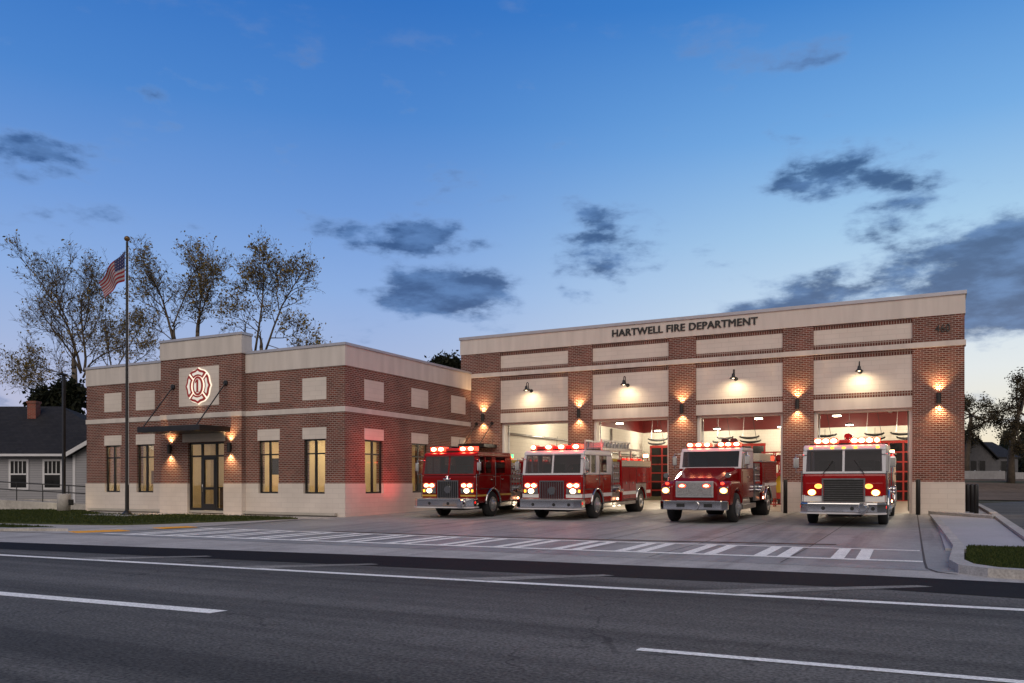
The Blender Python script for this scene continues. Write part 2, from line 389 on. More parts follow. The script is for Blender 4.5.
# painted crossing
TL = [(-21.65, 19.30), (-9.96, 19.32), (-1.16, 19.98), (-.2, 20.02)]
BL = [(-21.7, 15.85), (-8.58, 16.66), (-.12, 17.28)]
sheet('crossing_line', stripline(TL, .10), M_PAINT, .011)
sheet('crossing_line', stripline(BL, .13), M_PAINT, .011)
def onl(L, X):
    for p, q in zip(L, L[1:]):
        if p[0] <= X <= q[0]: return extend(p, q, X)[1]
    return L[0][1]
for k in range(14):
    xa = -1.18 - 1.475 * k
    for dx in (0, -.46):
        x = xa + dx
        sheet('crossing_bar', [(x - .125, onl(BL, x - .125) + .132), (x + .125, onl(BL, x + .125) + .132), (x + .06, onl(TL, x + .06) - .102), (x - .19, onl(TL, x - .19) - .102)], M_PAINT, .010, cuts=())
# road markings
EL = [(-120, 3.9), (-17.2, 10.17), (-5.58, 10.86), (1.0, 11.28), (40, 13.6)]
sheet('edge_line', stripline(EL, .10), M_PAINT, .006, cuts=())
def dash(x0, y0, x1, y1, w): sheet('lane_dash', [(x0, y0 - w), (x1, y1 - w), (x1 + .03, y1 + w), (x0, y0 + w)], M_PAINT, .006, cuts=())
dash(-11.8, 6.59, -7.35, 6.83, .12)
dash(-2.34, 7.03, 1.6, 7.24, .062)
for hx in (-2.86, -6.53, -11.0, -15.0):
    hy = onl(EL, hx) + .08
    L = (2.9, 2.1) if hx > -4 else (2.0, 1.55)
    sheet('hatch_mark', [(hx - .25, hy), (hx + .55, hy), (hx + L[0], hy + L[1]), (hx + L[0] - .22, hy + L[1] + .06)], M_FADE, .006, cuts=())

# lawns with kerbs on the office side
LAWN = [(-22.35, 24.85), (-23.3, 22.8), (-24.5, 20.9), (-25.4, 19.3), (-27.5, 18.55), (-31.0, 18.1), (-45, 16.4), (-70, 14.5), (-70, 26.4), (-38, 26.4), (-33.6, 24.6), (-30.2, 24.4), (-29.5, 25.2), (-24.5, 25.3)]
raised('lawn', LAWN, M_GRASS0, .05)
LAWN2 = [(-24.9, 16.55), (-26.0, 15.75), (-40, 13.4), (-70, 10.9), (-70, 12.6), (-40, 15.4), (-29.2, 17.2), (-26.2, 17.0)]
raised('verge', LAWN2, M_GRASS0, .05)
raised('kerb', [(-23.8, 16.15), (-25.6, 15.25), (-40, 12.75), (-70, 10.2), (-70, 10.45), (-40, 13.05), (-25.75, 15.62), (-24.9, 16.35)], M_CONC2, .09)
raised('flagpole_slab', [(-33.3, 23.2), (-30.3, 23.1), (-30.3, 24.2), (-33.3, 24.3)], M_PAD, .065)
raised('entry_walk', [(-30.6, 24.5), (-27.9, 25.3), (-27.9, 26.3), (-30.6, 26.3)], M_CONC2, .03)
# corner island on the street side
raised('pad', [(.30, 20.35), (2.02, 20.35), (2.02, 33.2), (-.02, 35.6), (.2, 30.5)], M_PAD, .055)
raised('island', [(.58, 16.6), (.70, 15.75), (1.0, 15.3), (1.6, 15.12), (2.02, 15.15), (2.02, 20.3), (.72, 20.3)], M_GRASS0, .115)
IN = [(.24, 32.9), (.47, 26.0), (.66, 20.2), (.54, 16.5), (.66, 15.7), (.98, 15.24), (1.6, 15.04), (2.06, 15.08)]
OU = [(.02, 33.0), (.27, 26.0), (.45, 20.2), (.30, 16.4), (.42, 15.45), (.82, 14.98), (1.6, 14.80), (2.3, 14.90)]
raised('kerb', OU + IN[::-1], M_CONC2, .145)
raised('kerb', [(-.06, 36.2), (.02, 35.75), (1.95, 33.35), (2.1, 33.75), (.3, 36.2)], M_CONC2, .16)
raised('kerb', [(2.05, 15.1), (2.3, 14.95), (2.3, 36), (2.45, 58), (2.25, 58), (2.05, 36)], M_CONC2, .13)
sheet('side_walk', [(1.25, 36.0), (2.05, 34), (2.22, 58), (1.25, 58)], M_CONC2, .02)
sheet('side_street', [(2.3, 14.95), (3.2, 14.3), (13.5, 14.9), (13, 19.0), (14, 40), (30, 62), (44, 70), (30, 78), (6, 66), (2.46, 56)], M_ASPH, .009, zf=terr, cuts=(20, 29.5, 36.9, 48, 52, 56, 60, 64, 68, 72))
# dry bank across the side street
bk = []
sheet('bank', [(2.0, 67), (8, 66.5), (30, 78), (46, 70), (110, 60), (110, 110), (-6, 110), (-6, 70)], M_BANK, .02, zf=terr, cuts=tuple(range(60, 112, 4)))
# tactile pads
def tact(name, c, u, v, label):
    b = MB(); c = Vector(c); u = Vector(u); v = Vector(v)
    zz = lambda p: gz(p[1])
    q = [c, c + u, c + u + v, c + v]
    b.add([(p[0], p[1], zz(p) + .004) for p in q] + [(p[0], p[1], zz(p) + .02) for p in q], [(3, 2, 1, 0), (4, 5, 6, 7), (0, 1, 5, 4), (1, 2, 6, 5), (2, 3, 7, 6), (3, 0, 4, 7)])
    for i in range(7):
        for j in range(4):
            p = c + u * (i + .5) / 7 + v * (j + .5) / 4
            b.cyl((p[0], p[1], zz(p) + .02), (p[0], p[1], zz(p) + .03), .035, .025, 6)
    tag(b.build(name, M_TACT), label, 'tactile paving', 'tactile paving pads at the kerb ramps')
tact('tactile_paving', (-23.5, 15.95, 0), (.62, 1.35, 0), (.75, -.25, 0), 'orange tactile paving pad on the ramp beside the small grass verge')
tact('tactile_paving', (-22.95, 18.55, 0), (.25, 1.15, 0), (.7, -.15, 0), 'orange tactile paving pad at the lawn end of the striped crossing')

# grass blades (uncountable)
def blades(name, poly, n, h, seed, z0):
    rnd = random.Random(seed)
    x0, x1 = min(p[0] for p in poly), max(p[0] for p in poly); y0, y1 = min(p[1] for p in poly), max(p[1] for p in poly)
    def inside(x, y):
        c = False; j = len(poly) - 1
        for i in range(len(poly)):
            (xi, yi), (xj, yj) = poly[i], poly[j]
            if (yi > y) != (yj > y) and x < (xj - xi) * (y - yi) / (yj - yi) + xi: c = not c
            j = i
        return c
    vs, fs = [], []
    while len(fs) < n:
        x, y = rnd.uniform(x0, x1), rnd.uniform(y0, y1)
        if not inside(x, y): continue
        a = rnd.uniform(0, 6.28); w = .012 + h * .12; hh = h * rnd.uniform(.5, 1.2); z = gz(y) + z0
        dx, dy = math.cos(a) * w, math.sin(a) * w; lx, ly = rnd.uniform(-.6, .6) * hh, rnd.uniform(-.6, .6) * hh
        k = len(vs); vs += [(x - dx, y - dy, z), (x + dx, y + dy, z), (x + lx, y + ly, z + hh)]; fs.append((k, k + 1, k + 2))
    me = bpy.data.meshes.new(name); me.from_pydata(vs, [], fs); me.materials.append(M_BLADE)
    o = bpy.data.objects.new(name, me); col.objects.link(o); return tag(o, None, None, None, 'stuff')
tag(blades('lawn_grass', LAWN[:6] + [(-45, 16.4), (-48, 26.4)] + LAWN[9:], 26000, .07, 1, .045), 'short green grass on the lawn in front of the office wing', 'grass')
tag(blades('verge_grass', [(-24.9, 16.55), (-26.0, 15.75), (-40, 13.4), (-40, 15.4), (-29.2, 17.2), (-26.2, 17.0)], 6000, .06, 2, .045), 'grass on the small verge beside the road', 'grass')
tag(blades('island_grass', [(.58, 16.6), (.70, 15.75), (1.0, 15.3), (1.6, 15.12), (2.02, 15.15), (2.02, 20.3), (.72, 20.3)], 9000, .06, 3, .11), 'grass on the kerbed corner island by the side street', 'grass')

# ------------------------------------------------------------------ the garage
GY = 36.9
garage = tag(empty('fire_station_garage', (-10.4, GY, 0)), 'tall red brick fire station garage with four open bays and a pale parapet', 'building')
GO = garage.location
class GB(MB):
    """builder in world coordinates under a parent placed at off"""
    def __init__(s, off): super().__init__(); s.off = Vector(off)
    def build(s, name, mats, parent=None, bevel=0, seg=2):
        o = super().build(name, mats, parent, bevel, seg)
        if s.off.length:
            o.data.transform(Matrix.Translation(-s.off))
        return o
bays = [(-19.66, -15.87), (-14.59, -10.80), (-9.52, -5.71), (-4.44, -.64)]
piers = [(-22.0, -19.66), (-15.87, -14.59), (-10.80, -9.52), (-5.71, -4.44), (-.64, 1.22)]
OH = 4.34                                    # bay opening height
for x0, x1 in piers:
    b = GB(GO)
    b.box(x0, x1, GY, GY + .55, 1.262, 6.73, 0); b.box(x0, x1, GY, GY + .55, 6.94, 7.98, 0)
    b.box(x0 - (.02 if x0 > -21 else 0), x1 + .02, GY - .035, GY + .553, -.2, 1.26, 1)
    b.box(x0 - .01, x1 + .01, GY - .045, GY + .1, 1.2615, 1.30, 2)
    b.build('brick_pier', [M_BRICK, M_STONE, M_STUCCO], garage)
for (x0, x1) in bays:
    y0 = GY + .06
    b = GB(GO); b.box(x0, x1, y0, GY + .5, 5.03, 5.031, 0)
    b = GB(GO); b.box(x0, x1, y0, GY + .5, 6.51, 6.73); b.box(x0, x1, y0, GY + .5, 6.94, 7.15); b.box(x0, x1, y0, GY + .5, 7.79, 7.98)
    b.box(x0, x1, y0, GY + .5, 4.82, 5.03)
    b.build('soldier_course', M_SOLD, garage)
    b = GB(GO); b.box(x0, x1, y0 + .012, GY + .5, 5.03, 6.51); b.build('header_panel', M_STONE, garage)
    b = GB(GO); b.box(x0, x1, y0 + .012, GY + .5, 7.15, 7.79); b.build('parapet_panel', M_STONE, garage)
    b = GB(GO); b.box(x0, x1, y0 - .01, GY + .5, OH, 4.82); b.build('lintel', M_STUCCO, garage)
    b = GB(GO)
    for xa, xb in ((x0 + .003, x0 + .12), (x1 - .12, x1 - .003)): b.box(xa, xb, GY + .25, GY + .62, 0, OH - .003)
    b.box(x0 + .12, x1 - .12, GY + .25, GY + .62, OH - .10, OH - .003)
    b.build('door_frame', M_FRAME, garage)
    for xa in (x0 + .16, x1 - .16):
        t = GB(GO)
        pts = [(xa, GY + .68, .1), (xa, GY + .68, OH + .1)] + [(xa, GY + .68 + .6 * math.sin(a), OH + .1 + .6 * (1 - math.cos(a))) for a in (R_(22), R_(45), R_(67), R_(90))] + [(xa, GY + 5.2, OH + .72)]
        t.tube(pts, .035, 4); t.build('door_track', M_ALU, garage)
    d = GB(GO)                                # the raised overhead door, its sections under the ceiling
    for k in range(5): d.box(x0 + .2, x1 - .2, GY + 1.5 + k * .75, GY + 2.22 + k * .75, OH + .70, OH + .75)
    d.build('raised_door', M_FRAME, garage)
b = GB(GO); b.box(-22.05, 1.27, GY - .05, GY + .5, 6.732, 6.938); b.build('belt_course', M_STUCCO, garage)
b = GB(GO); b.box(-22.03, 1.25, GY - .03, GY + .5, 7.982, 8.75); b.build('parapet', M_STUCCO, garage)
b = GB(GO); b.box(-22.08, 1.30, GY - .08, GY + .56, 8.752, 8.90)
b.box(-22.08, -21.6, GY + .56, 62.6, 8.752, 8.90); b.box(.82, 1.30, GY + .56, 62.6, 8.752, 8.90); b.box(-21.6, .82, 62.1, 62.6, 8.752, 8.90)
b.build('coping', M_COPING, garage, .01)
# side and back walls (brick outside) with the painted block inside
b = GB(GO); b.box(-22, -21.6, GY + .55, 62.5, -.1, 8.75); b.box(.82, 1.22, GY + .55, 62.5, -.1, 8.75); b.box(-21.6, .82, 62.24, 62.5, 4.35, 8.75)
for x0, x1 in [(-21.6, -19.66)] + piers[1:4] + [(-.64, .82)]: b.box(x0, x1, 62.24, 62.5, -.1, 4.349)
b.build('brick_wall', M_BRICK, garage)
b = GB(GO)
b.box(-20.35, -20.2, GY + .72, 62, 0, 5.2, 0); b.box(.70, .815, GY + .56, 62, 0, 5.2, 0)
for x0, x1 in [(-20.2, -19.66)] + piers[1:4] + [(-.64, .70)]: b.box(x0, x1, 62.0, 62.23, 0, 4.2, 0)
b.box(-20.2, .70, 62.0, 62.23, 4.2, 5.2, 0)
b.box(-20.35, -20.2, GY + .72, 62, 5.203, 7.4, 1); b.box(.70, .815, GY + .56, 62, 5.203, 7.4, 1); b.box(-20.2, .70, 62.0, 62.23, 5.203, 7.4, 1)
b.box(-20.2, .70, GY + .56, GY + .70, 4.45, 7.4, 1)
b.box(-20.19, -20.185, GY + .74, 61.9, .012, 1.25, 1); b.box(.692, .697, GY + .74, 61.9, .012, 1.25, 1)
for x0, x1 in [(-20.15, -19.66)] + piers[1:4] + [(-.64, .66)]: b.box(x0, x1, 61.985, 61.995, .012, 1.25, 1)
b.build('interior_wall', [M_WHITEWALL, M_REDWALL], garage)
b = GB(GO); b.box(-20.35, .815, GY + .56, 62.23, 7.402, 7.5, 0)
for k in range(9): b.box(-20.2, .70, 38.6 + k * 2.8, 38.75 + k * 2.8, 7.0, 7.40, 0)
b.build('ceiling', M_REDWALL, garage)
b = GB(GO); b.box(-21.6, .82, GY + .56, 62.24, 8.0, 8.15); b.build('roof', M_ROOFING, garage)
b = GB(GO); b.box(-20.35, .815, GY - .02, 62.24, -.1, .008); b.build('garage_floor', M_INFLOOR, garage)
for x0, x1 in bays:                           # glazed sectional doors in the back wall
    d = GB(GO)
    d.box(x0 + .005, x1 - .005, 62.0, 62.12, 4.06, 4.195)
    rows, cols = 6, 4
    for i in range(rows + 1): d.box(x0 + .005, x1 - .005, 62.0, 62.1, .01 + i * .675 - (.05 if i else 0), .01 + i * .675 + (.05 if i < rows else 0))
    for j in range(cols + 1):
        xx = lerp(x0 + .08, x1 - .08, j / cols)
        d.box(xx - .055, xx + .055, 62.006, 62.094, .02, 4.055)
    dd = d.build('sectional_door', M_REDFRAME, garage)
    p = GB(GO); p.box(x0 + .05, x1 - .05, 62.04, 62.06, .05, 4.05); p.build('glazing', M_DARKPANE, dd)
# lettering on the parapet and the house number
def text(body, name, x0, x1, zc, cap, y, parent, off, mt, bold=1):
    cu = bpy.data.curves.new(name, 'FONT'); cu.body = body; cu.size = cap / .70; cu.extrude = .02; cu.offset = 0; cu.space_character = 1.05
    cu.materials.append(mt)
    o = bpy.data.objects.new(name, cu); col.objects.link(o); o.parent = parent
    bpy.context.view_layer.update()
    w = o.dimensions.x
    me = bpy.data.meshes.new_from_object(o.evaluated_get(bpy.context.evaluated_depsgraph_get())); bpy.data.objects.remove(o)
    me.transform(Matrix.Diagonal(((x1 - x0) / w, 1, 1, 1)))
    bm = bmesh.new()
    for dx, dz, dy in ((0, 0, 0), (-.016, .004, .0012), (.016, .004, -.0011), (0, -.009, .0023), (0, .013, -.0021))[:3 if bold else 1]:
        q = me.copy(); q.transform(Matrix.Translation((dx, dz, dy))); bm.from_mesh(q); bpy.data.meshes.remove(q)
    bm.to_mesh(me); bm.free()
    o = bpy.data.objects.new(name, me); col.objects.link(o); o.parent = parent
    o.rotation_euler = (R_(90), 0, 0); o.location = Vector((x0, y, zc)) - off
    return o
def text_width(s):
    cu = bpy.data.curves.new('ruler', 'FONT'); cu.body = s; cu.size = .33 / .70; cu.space_character = 1.05
    o = bpy.data.objects.new('ruler', cu); col.objects.link(o); bpy.context.view_layer.update(); w = o.dimensions.x; bpy.data.objects.remove(o); bpy.data.curves.remove(cu); return w
full = text_width('HARTWELL FIRE DEPARTMENT'); kx = 6.77 / full
for pre, word in (('', 'HARTWELL'), ('HARTWELL ', 'FIRE'), ('HARTWELL FIRE ', 'DEPARTMENT')):
    ww = text_width(word); xa = -13.57 + kx * (text_width(pre + word) - ww)
    text(word, 'lettering', xa, xa + kx * ww, 8.255, .33, GY - .055, garage, GO, M_LETTER)
tx = text('460', 'house_number', .18, .71, 7.31, .31, GY - .025, garage, GO, M_LETTER, 0)
# canopy over the side door by the office wing, and that door
b = GB(GO); b.box(-21.35, -19.85, 35.55, GY - .003, 3.06, 3.24); cn = b.build('canopy', M_BRONZE, garage, .01)
for xx in (-21.05, -20.13):
    r = GB(GO); r.cyl((xx, 35.65, 3.24), (xx, GY - .02, 4.33), .022, seg=6); r.cyl((xx, GY - .05, 4.33), (xx, GY - .002, 4.33), .09, seg=10); r.build('tie_rod', M_BRONZE, cn)
b = GB(GO); b.box(-21.1, -20.1, GY - .06, GY - .036, 0, 2.3); dd = b.build('side_door', M_BRONZE, garage)
h = GB(GO); h.cyl((-20.25, GY - .12, 1.02), (-20.25, GY - .06, 1.02), .02, seg=8); h.cyl((-20.36, GY - .11, 1.02), (-20.24, GY - .11, 1.02), .014, seg=6); h.build('handle', M_CHROME, dd)

# ------------------------------------------------------------------ the office wing
AY, AX = 26.6, -21.4
office = tag(empty('office_wing', (-29.5, AY, 0)), 'low red brick office wing with raised entrance tower and tall narrow windows', 'building')
OO = office.location
AL = -37.75
TX0, TX1, TY = -32.05, -26.91, 26.35
winsF = [(-36.31, -35.19), (-34.01, -32.83), (-26.14, -25.0), (-23.59, -22.44)]
winsS = [(27.93, 29.2), (31.46, 32.76), (34.98, 36.28)]
WZ0, WZ1 = .80, 3.10
ENT = (-30.25, -27.98)                          # entrance opening in the tower
def wall_run(b, ax, a0, a1, f0, f1, z0, z1, ops, m):
    """wall along ax from a0 to a1, thickness f0..f1, with openings (o0,o1,oz0,oz1)"""
    def bx(p, q, za, zb):
        if q - p < 1e-4 or zb - za < 1e-4: return
        if ax == 'x': b.box(p, q, f0, f1, za, zb, m)
        else: b.box(f0, f1, p, q, za, zb, m)
    c = a0
    for o0, o1, oz0, oz1 in sorted(ops):
        if o1 <= a0 or o0 >= a1: continue
        bx(c, o0, z0, z1); c = o1
        bx(o0, o1, z0, min(z1, max(z0, oz0))); bx(o0, o1, max(z0, min(z1, oz1)), z1)
    bx(c, a1, z0, z1)
opF = [(a, b_, WZ0, WZ1) for a, b_ in winsF]; opS = [(a, b_, WZ0, WZ1) for a, b_ in winsS]
b = GB(OO)
wall_run(b, 'x', AL, TX0 + .15, AY, AY + .35, 1.232, 6.10, opF, 0)
wall_run(b, 'x', TX1 - .15, AX, AY, AY + .35, 1.232, 6.10, opF, 0)
wall_run(b, 'y', AY + .35, GY, AX - .35, AX, 1.232, 6.10, opS, 0)
b.box(AL, AL + .35, AY + .35, GY + 1, 1.232, 6.10)
b.box(AL + .35, -22.0, GY + .6, GY + 1, 1.232, 6.10)
b.build('brick_wall', M_BRICK, office)
b = GB(OO)
wall_run(b, 'x', TX0, TX1, TY, AY - .002, 1.232, 6.97, [(ENT[0], ENT[1], -1, 3.10)], 0)
b.box(TX0, TX1, AY - .002, AY + .36, 6.10, 6.97)
b.build('tower_wall', M_BRICK, office)
b = GB(OO); P = .035
wall_run(b, 'x', AL - P, TX0 + .1, AY - P, AY + .353, -.4, 1.23, opF, 0)
b.box(AL - P, AL + .353, AY + .353, GY + 1, -.4, 1.23)
b.build('stone_base', M_STONE, office); b = GB(OO)
wall_run(b, 'x', TX1 - .1, AX + P, AY - P, AY + .353, -.4, 1.23, opF, 0)
wall_run(b, 'y', AY + .353, GY - .04, AX - .353, AX + P, -.4, 1.23, opS, 0)
b.build('stone_base', M_STONE, office)
b = GB(OO)
b.box(TX0 - P, ENT[0], TY - P, AY - P - .002, -.4, 1.23); b.build('tower_base', M_STONE, office); b = GB(OO)
b.box(ENT[1], TX1 + P, TY - P, AY - P - .002, -.4, 1.23)
b.build('tower_base', M_STONE, office)
b = GB(OO)
b.box(AL - .03, TX0 - .001, AY - .03, AY + .40, 6.102, 6.93); b.box(TX1 + .001, AX + .03, AY - .03, AY + .40, 6.102, 6.93); b.box(AX - .40, AX + .03, AY + .40, GY - .002, 6.102, 6.93)
b.box(AL - .03, AL + .40, AY + .40, GY + 1, 6.102, 6.93)
b.box(TX0 - .03, TX1 + .03, TY - .03, TY + .58, 6.972, 7.78)
b.box(TX0 - .005, TX0 + .3, AY + .362, AY + .5, 6.1, 6.97); b.box(TX1 - .3, TX1 + .005, AY + .362, AY + .5, 6.1, 6.97)
b.build('parapet', M_STUCCO, office)
b = GB(OO)
b.box(AL - .07, TX0 - .001, AY - .07, AY + .44, 6.932, 7.05); b.box(TX1 + .032, AX + .07, AY - .07, AY + .44, 6.932, 7.05); b.box(AX - .44, AX + .07, AY + .44, GY - .005, 6.932, 7.05)
b.box(AL - .07, AL + .44, AY + .44, GY + 1, 6.932, 7.05)
b.box(TX0 - .07, TX1 + .07, TY - .07, TY + .62, 7.782, 7.90)
b.build('coping', M_COPING, office, .01)
b = GB(OO)
b.box(AL - .03, TX0 - .001, AY - .03, AY + .2, 4.20, 4.42); b.box(TX1 + .001, AX + .03, AY - .03, AY + .2, 4.20, 4.42); b.box(AX - .2, AX + .03, AY + .2, GY - .052, 4.20, 4.42)
b.box(TX0 - .03, TX1 + .03, TY - .03, AY - .0305, 4.20, 4.42)
b.build('belt_course', M_STUCCO, office)
for a, c in winsF:
    for z0, z1, nm in ((WZ1, 3.58, 'lintel'), (4.75, 5.67, 'stone_panel')):
        b = GB(OO); b.box(a - .07, c + .07, AY - .015, AY + .1, z0 + .001, z1); b.build(nm, M_STONE, office)
for a, c in winsS:
    for z0, z1, nm in ((WZ1, 3.58, 'lintel'), (4.79, 5.66, 'stone_panel')):
        b = GB(OO); b.box(AX - .1, AX + .015, a - .05, c + .05, z0 + .001, z1); b.build(nm, M_STONE, office)
b = GB(OO); b.box(-30.82, -28.28, TY - .015, TY + .1, 4.76, 6.52); b.build('emblem_panel', M_STONE, office)
b = GB(OO); b.box(-30.6, -27.9, TY - .015, TY + .1, 3.12, 3.50); b.build('lintel', M_STONE, office)
def window(ax, a0, a1, face):
    # frame set back into the opening
    b = GB(OO); d0, d1 = .08, .16; w = .07
    def bx(p, q, z0, z1, e=0):
        if ax == 'x': b.box(p, q, face + d0 - e, face + d1 + e, z0, z1)
        else: b.box(face - d1 - e, face - d0 + e, p, q, z0, z1)
    bx(a0 + .002, a0 + w, WZ0, WZ1 - .002); bx(a1 - w, a1 - .002, WZ0, WZ1 - .002); bx(a0 + w, a1 - w, WZ0, WZ0 + w); bx(a0 + w, a1 - w, WZ1 - w, WZ1 - .002)
    m = lerp(a0, a1, .5); bx(m - .05, m + .05, WZ0 + w, WZ1 - w, -.004)
    for p, q in ((a0 + w, m - .05), (m + .05, a1 - w)): bx(p, q, 2.46, 2.52, -.008)
    f = b.build('window', M_BRONZE, office)
    b = GB(OO)
    if ax == 'x': b.box(a0 + .05, a1 - .05, face + .115, face + .125, WZ0 + .05, WZ1 - .05)
    else: b.box(face - .125, face - .115, a0 + .05, a1 - .05, WZ0 + .05, WZ1 - .05)
    b.build('pane', M_GLASS, f)
for a, c in winsF: window('x', a, c, AY)
for a, c in winsS: window('y', a, c, AX)
# entrance
b = GB(OO); y0, y1 = TY + .10, TY + .20; e0, e1 = ENT; z1 = 3.10; dz = 2.43
for xa, xb, za, zb in ((e0 + .002, e0 + .09, 0, z1 - .002), (e1 - .09, e1 - .002, 0, z1 - .002), (e0 + .09, e1 - .09, z1 - .09, z1 - .002), (e0 + .09, e1 - .09, dz, dz + .08)): b.box(xa, xb, y0, y1, za, zb)
xa, xb = lerp(e0, e1, .345), lerp(e0, e1, .745)
for x in (xa, xb): b.box(x - .045, x + .045, y0 + .002, y1 - .002, 0, dz); b.box(x - .045, x + .045, y0 + .002, y1 - .002, dz + .08, z1 - .09)
b.box(e0 + .09, xa - .045, y0, y1, 0, .12); b.box(xb + .045, e1 - .09, y0, y1, 0, .12)
ent = b.build('entrance_frame', M_BRONZE, office)
b = GB(OO); b.box(e0 + .05, e1 - .05, TY + .145, TY + .155, .06, z1 - .05); b.build('pane', M_GLASS, ent)
b = GB(OO)
x0, x1 = xa + .05, xb - .05
b.box(x0, x0 + .11, y0 - .01, y1 - .03, .02, dz - .005); b.box(x1 - .11, x1, y0 - .01, y1 - .03, .02, dz - .005)
b.box(x0 + .11, x1 - .11, y0 - .01, y1 - .03, .02, .30); b.box(x0 + .11, x1 - .11, y0 - .01, y1 - .03, dz - .13, dz - .005); b.box(x0 + .11, x1 - .11, y0 - .01, y1 - .03, .95, 1.06)
dr_ = b.build('entrance_door', M_BRONZE, office)
b = GB(OO); b.tube([(x0 + .06, y0 - .01, .85), (x0 + .06, y0 - .07, .87), (x0 + .06, y0 - .07, 1.2), (x0 + .06, y0 - .01, 1.22)], .014, 6); b.build('handle', M_CHROME, dr_)
# entrance canopy on tie rods
b = GB(OO); b.box(-31.45, -27.55, 24.6, TY - .036, 3.50, 3.56); 
for q in ((-31.45, -27.55, 24.6, 24.68), (-31.45, -27.55, TY - .12, TY - .036)): b.box(q[0], q[1], q[2], q[3], 3.56, 3.74)
for x in (-31.45, -27.63): b.box(x, x + .08, 24.68, TY - .12, 3.56, 3.74)
b.box(-31.37, -27.63, 24.68, TY - .12, 3.66, 3.70)
cn = b.build('canopy', M_BRONZE, office, .008)
for xx in (-31.2, -27.85):
    r = GB(OO); r.cyl((xx, 24.72, 3.74), (xx, TY - .03, 5.70), .028, seg=6); r.cyl((xx, TY - .06, 5.70), (xx, TY - .001, 5.70), .12, seg=12); r.build('tie_rod', M_BRONZE, cn)
# interior of the office
b = GB(OO)
b.box(AL + .36, AX - .36, 29.6, 29.7, 0, 3.4); b.box(-25.0, -24.9, 29.7, GY, 0, 3.4); b.box(AL + .36, -25, 35.5, 35.6, 0, 3.4)
for x in (-32.4, -27.0): b.box(x - .05, x + .05, AY + .36, 29.6, 0, 3.4)
b.build('interior_wall', M_CREAM, office)
b = GB(OO); b.box(AL + .36, AX - .36, AY + .36, GY + .55, 3.40, 3.5); b.build('ceiling', M_FRAME, office)
b = GB(OO); b.box(AL + .36, AX - .36, AY - .2, GY + .55, -.1, .005); b.build('office_floor', M_INFLOOR, office)
b = GB(OO); b.box(AL + .40, AX - .40, AY + .40, GY + .6, 6.2, 6.3); b.build('roof', M_ROOFING, office)
for x, y, w in ((-35.0, 28.0, 30), (-29.6, 28.0, 30), (-24.2, 28.0, 44), (-23.0, 31.5, 34), (-23.0, 34.6, 34)):
    lamp('POINT', (x, y, 3.0), w * 1.45, (1, .71, .37), .25, name='room_lamp')
for x, y in ((-35.2, 28.2), (-33.4, 28.6), (-29.6, 28.4), (-25.2, 28.3), (-23.2, 28.4), (-23.2, 32.2), (-23.2, 34.6)):
    p = GB(OO); p.box(x - .55, x + .55, y - .3, y + .3, 3.36, 3.398); p.build('ceiling_panel', M_LAMP, office)
for x0_, x1_, z0_, z1_, m_ in ((-36.6, -35.6, 1.2, 1.9, M_WOOD), (-34.4, -33.4, .9, 1.05, M_WOOD), (-26.6, -26.0, 1.0, 2.1, M_FRAME), (-24.2, -23.0, .7, .78, M_WOOD), (-23.9, -23.2, 1.5, 2.2, M_FRAME), (-30.4, -29.9, 1.4, 2.1, M_FRAME)):
    p = GB(OO); p.box(x0_, x1_, 29.5, 29.598, z0_, z1_); p.build('wall_board', m_, office)
# furniture seen through the glass
def screen(x, y, z, label):
    t = tag(empty('hanging_screen', (x, y, z)), label, 'screen')
    b = MB(); b.box(-.42, .42, -.03, .03, -.36, .36); b.build('casing', M_BLACK, t, .01)
    b = MB(); b.cyl((0, .08, .3), (0, .08, 3.38 - z), .03, seg=8); b.box(-.06, .06, .03, .11, .1, .3); b.build('bracket', M_BRONZE, t)
screen(-25.56, 27.25, 1.98, 'dark flat screen hanging behind the window beside the entrance tower')
t = tag(empty('reception_desk', (-29.0, 28.3, 0)), 'dark wooden reception desk seen through the glazed entrance', 'desk')
b = MB(); b.box(-.95, .95, -.35, .35, 0, 1.0); b.build('desk_body', M_WOOD, t, .01)
b = MB(); b.box(-1.02, 1.02, -.42, .42, 1.0, 1.05); b.build('desk_top', M_BLACK, t, .008)
def chair(x, y, rz, label):
    t = tag(empty('office_chair', (x, y, 0), rz), label, 'chair', 'chairs inside the office wing')
    b = MB(); b.box(-.24, .24, -.24, .24, .44, .52); b.build('seat', M_BLACK, t, .03)
    b = MB(); b.box(-.23, .23, .22, .28, .58, 1.08); b.build('backrest', M_BLACK, t, .03)
    for sx in (-.2, .2):
        for sy in (-.2, .2):
            b = MB(); b.cyl((sx, sy, 0), (sx, sy, .44), .02, seg=6); b.build('leg', M_CHROME, t)
chair(-35.5, 27.6, .4, 'dark chair behind the office window nearest the old house')
chair(-33.1, 27.7, -.3, 'dark chair behind the window between flagpole and entrance')
chair(-23.3, 27.7, .2, 'dark chair behind the front window nearest the building corner')
chair(-22.6, 28.7, 1.9, 'dark chair behind the first window round the corner')

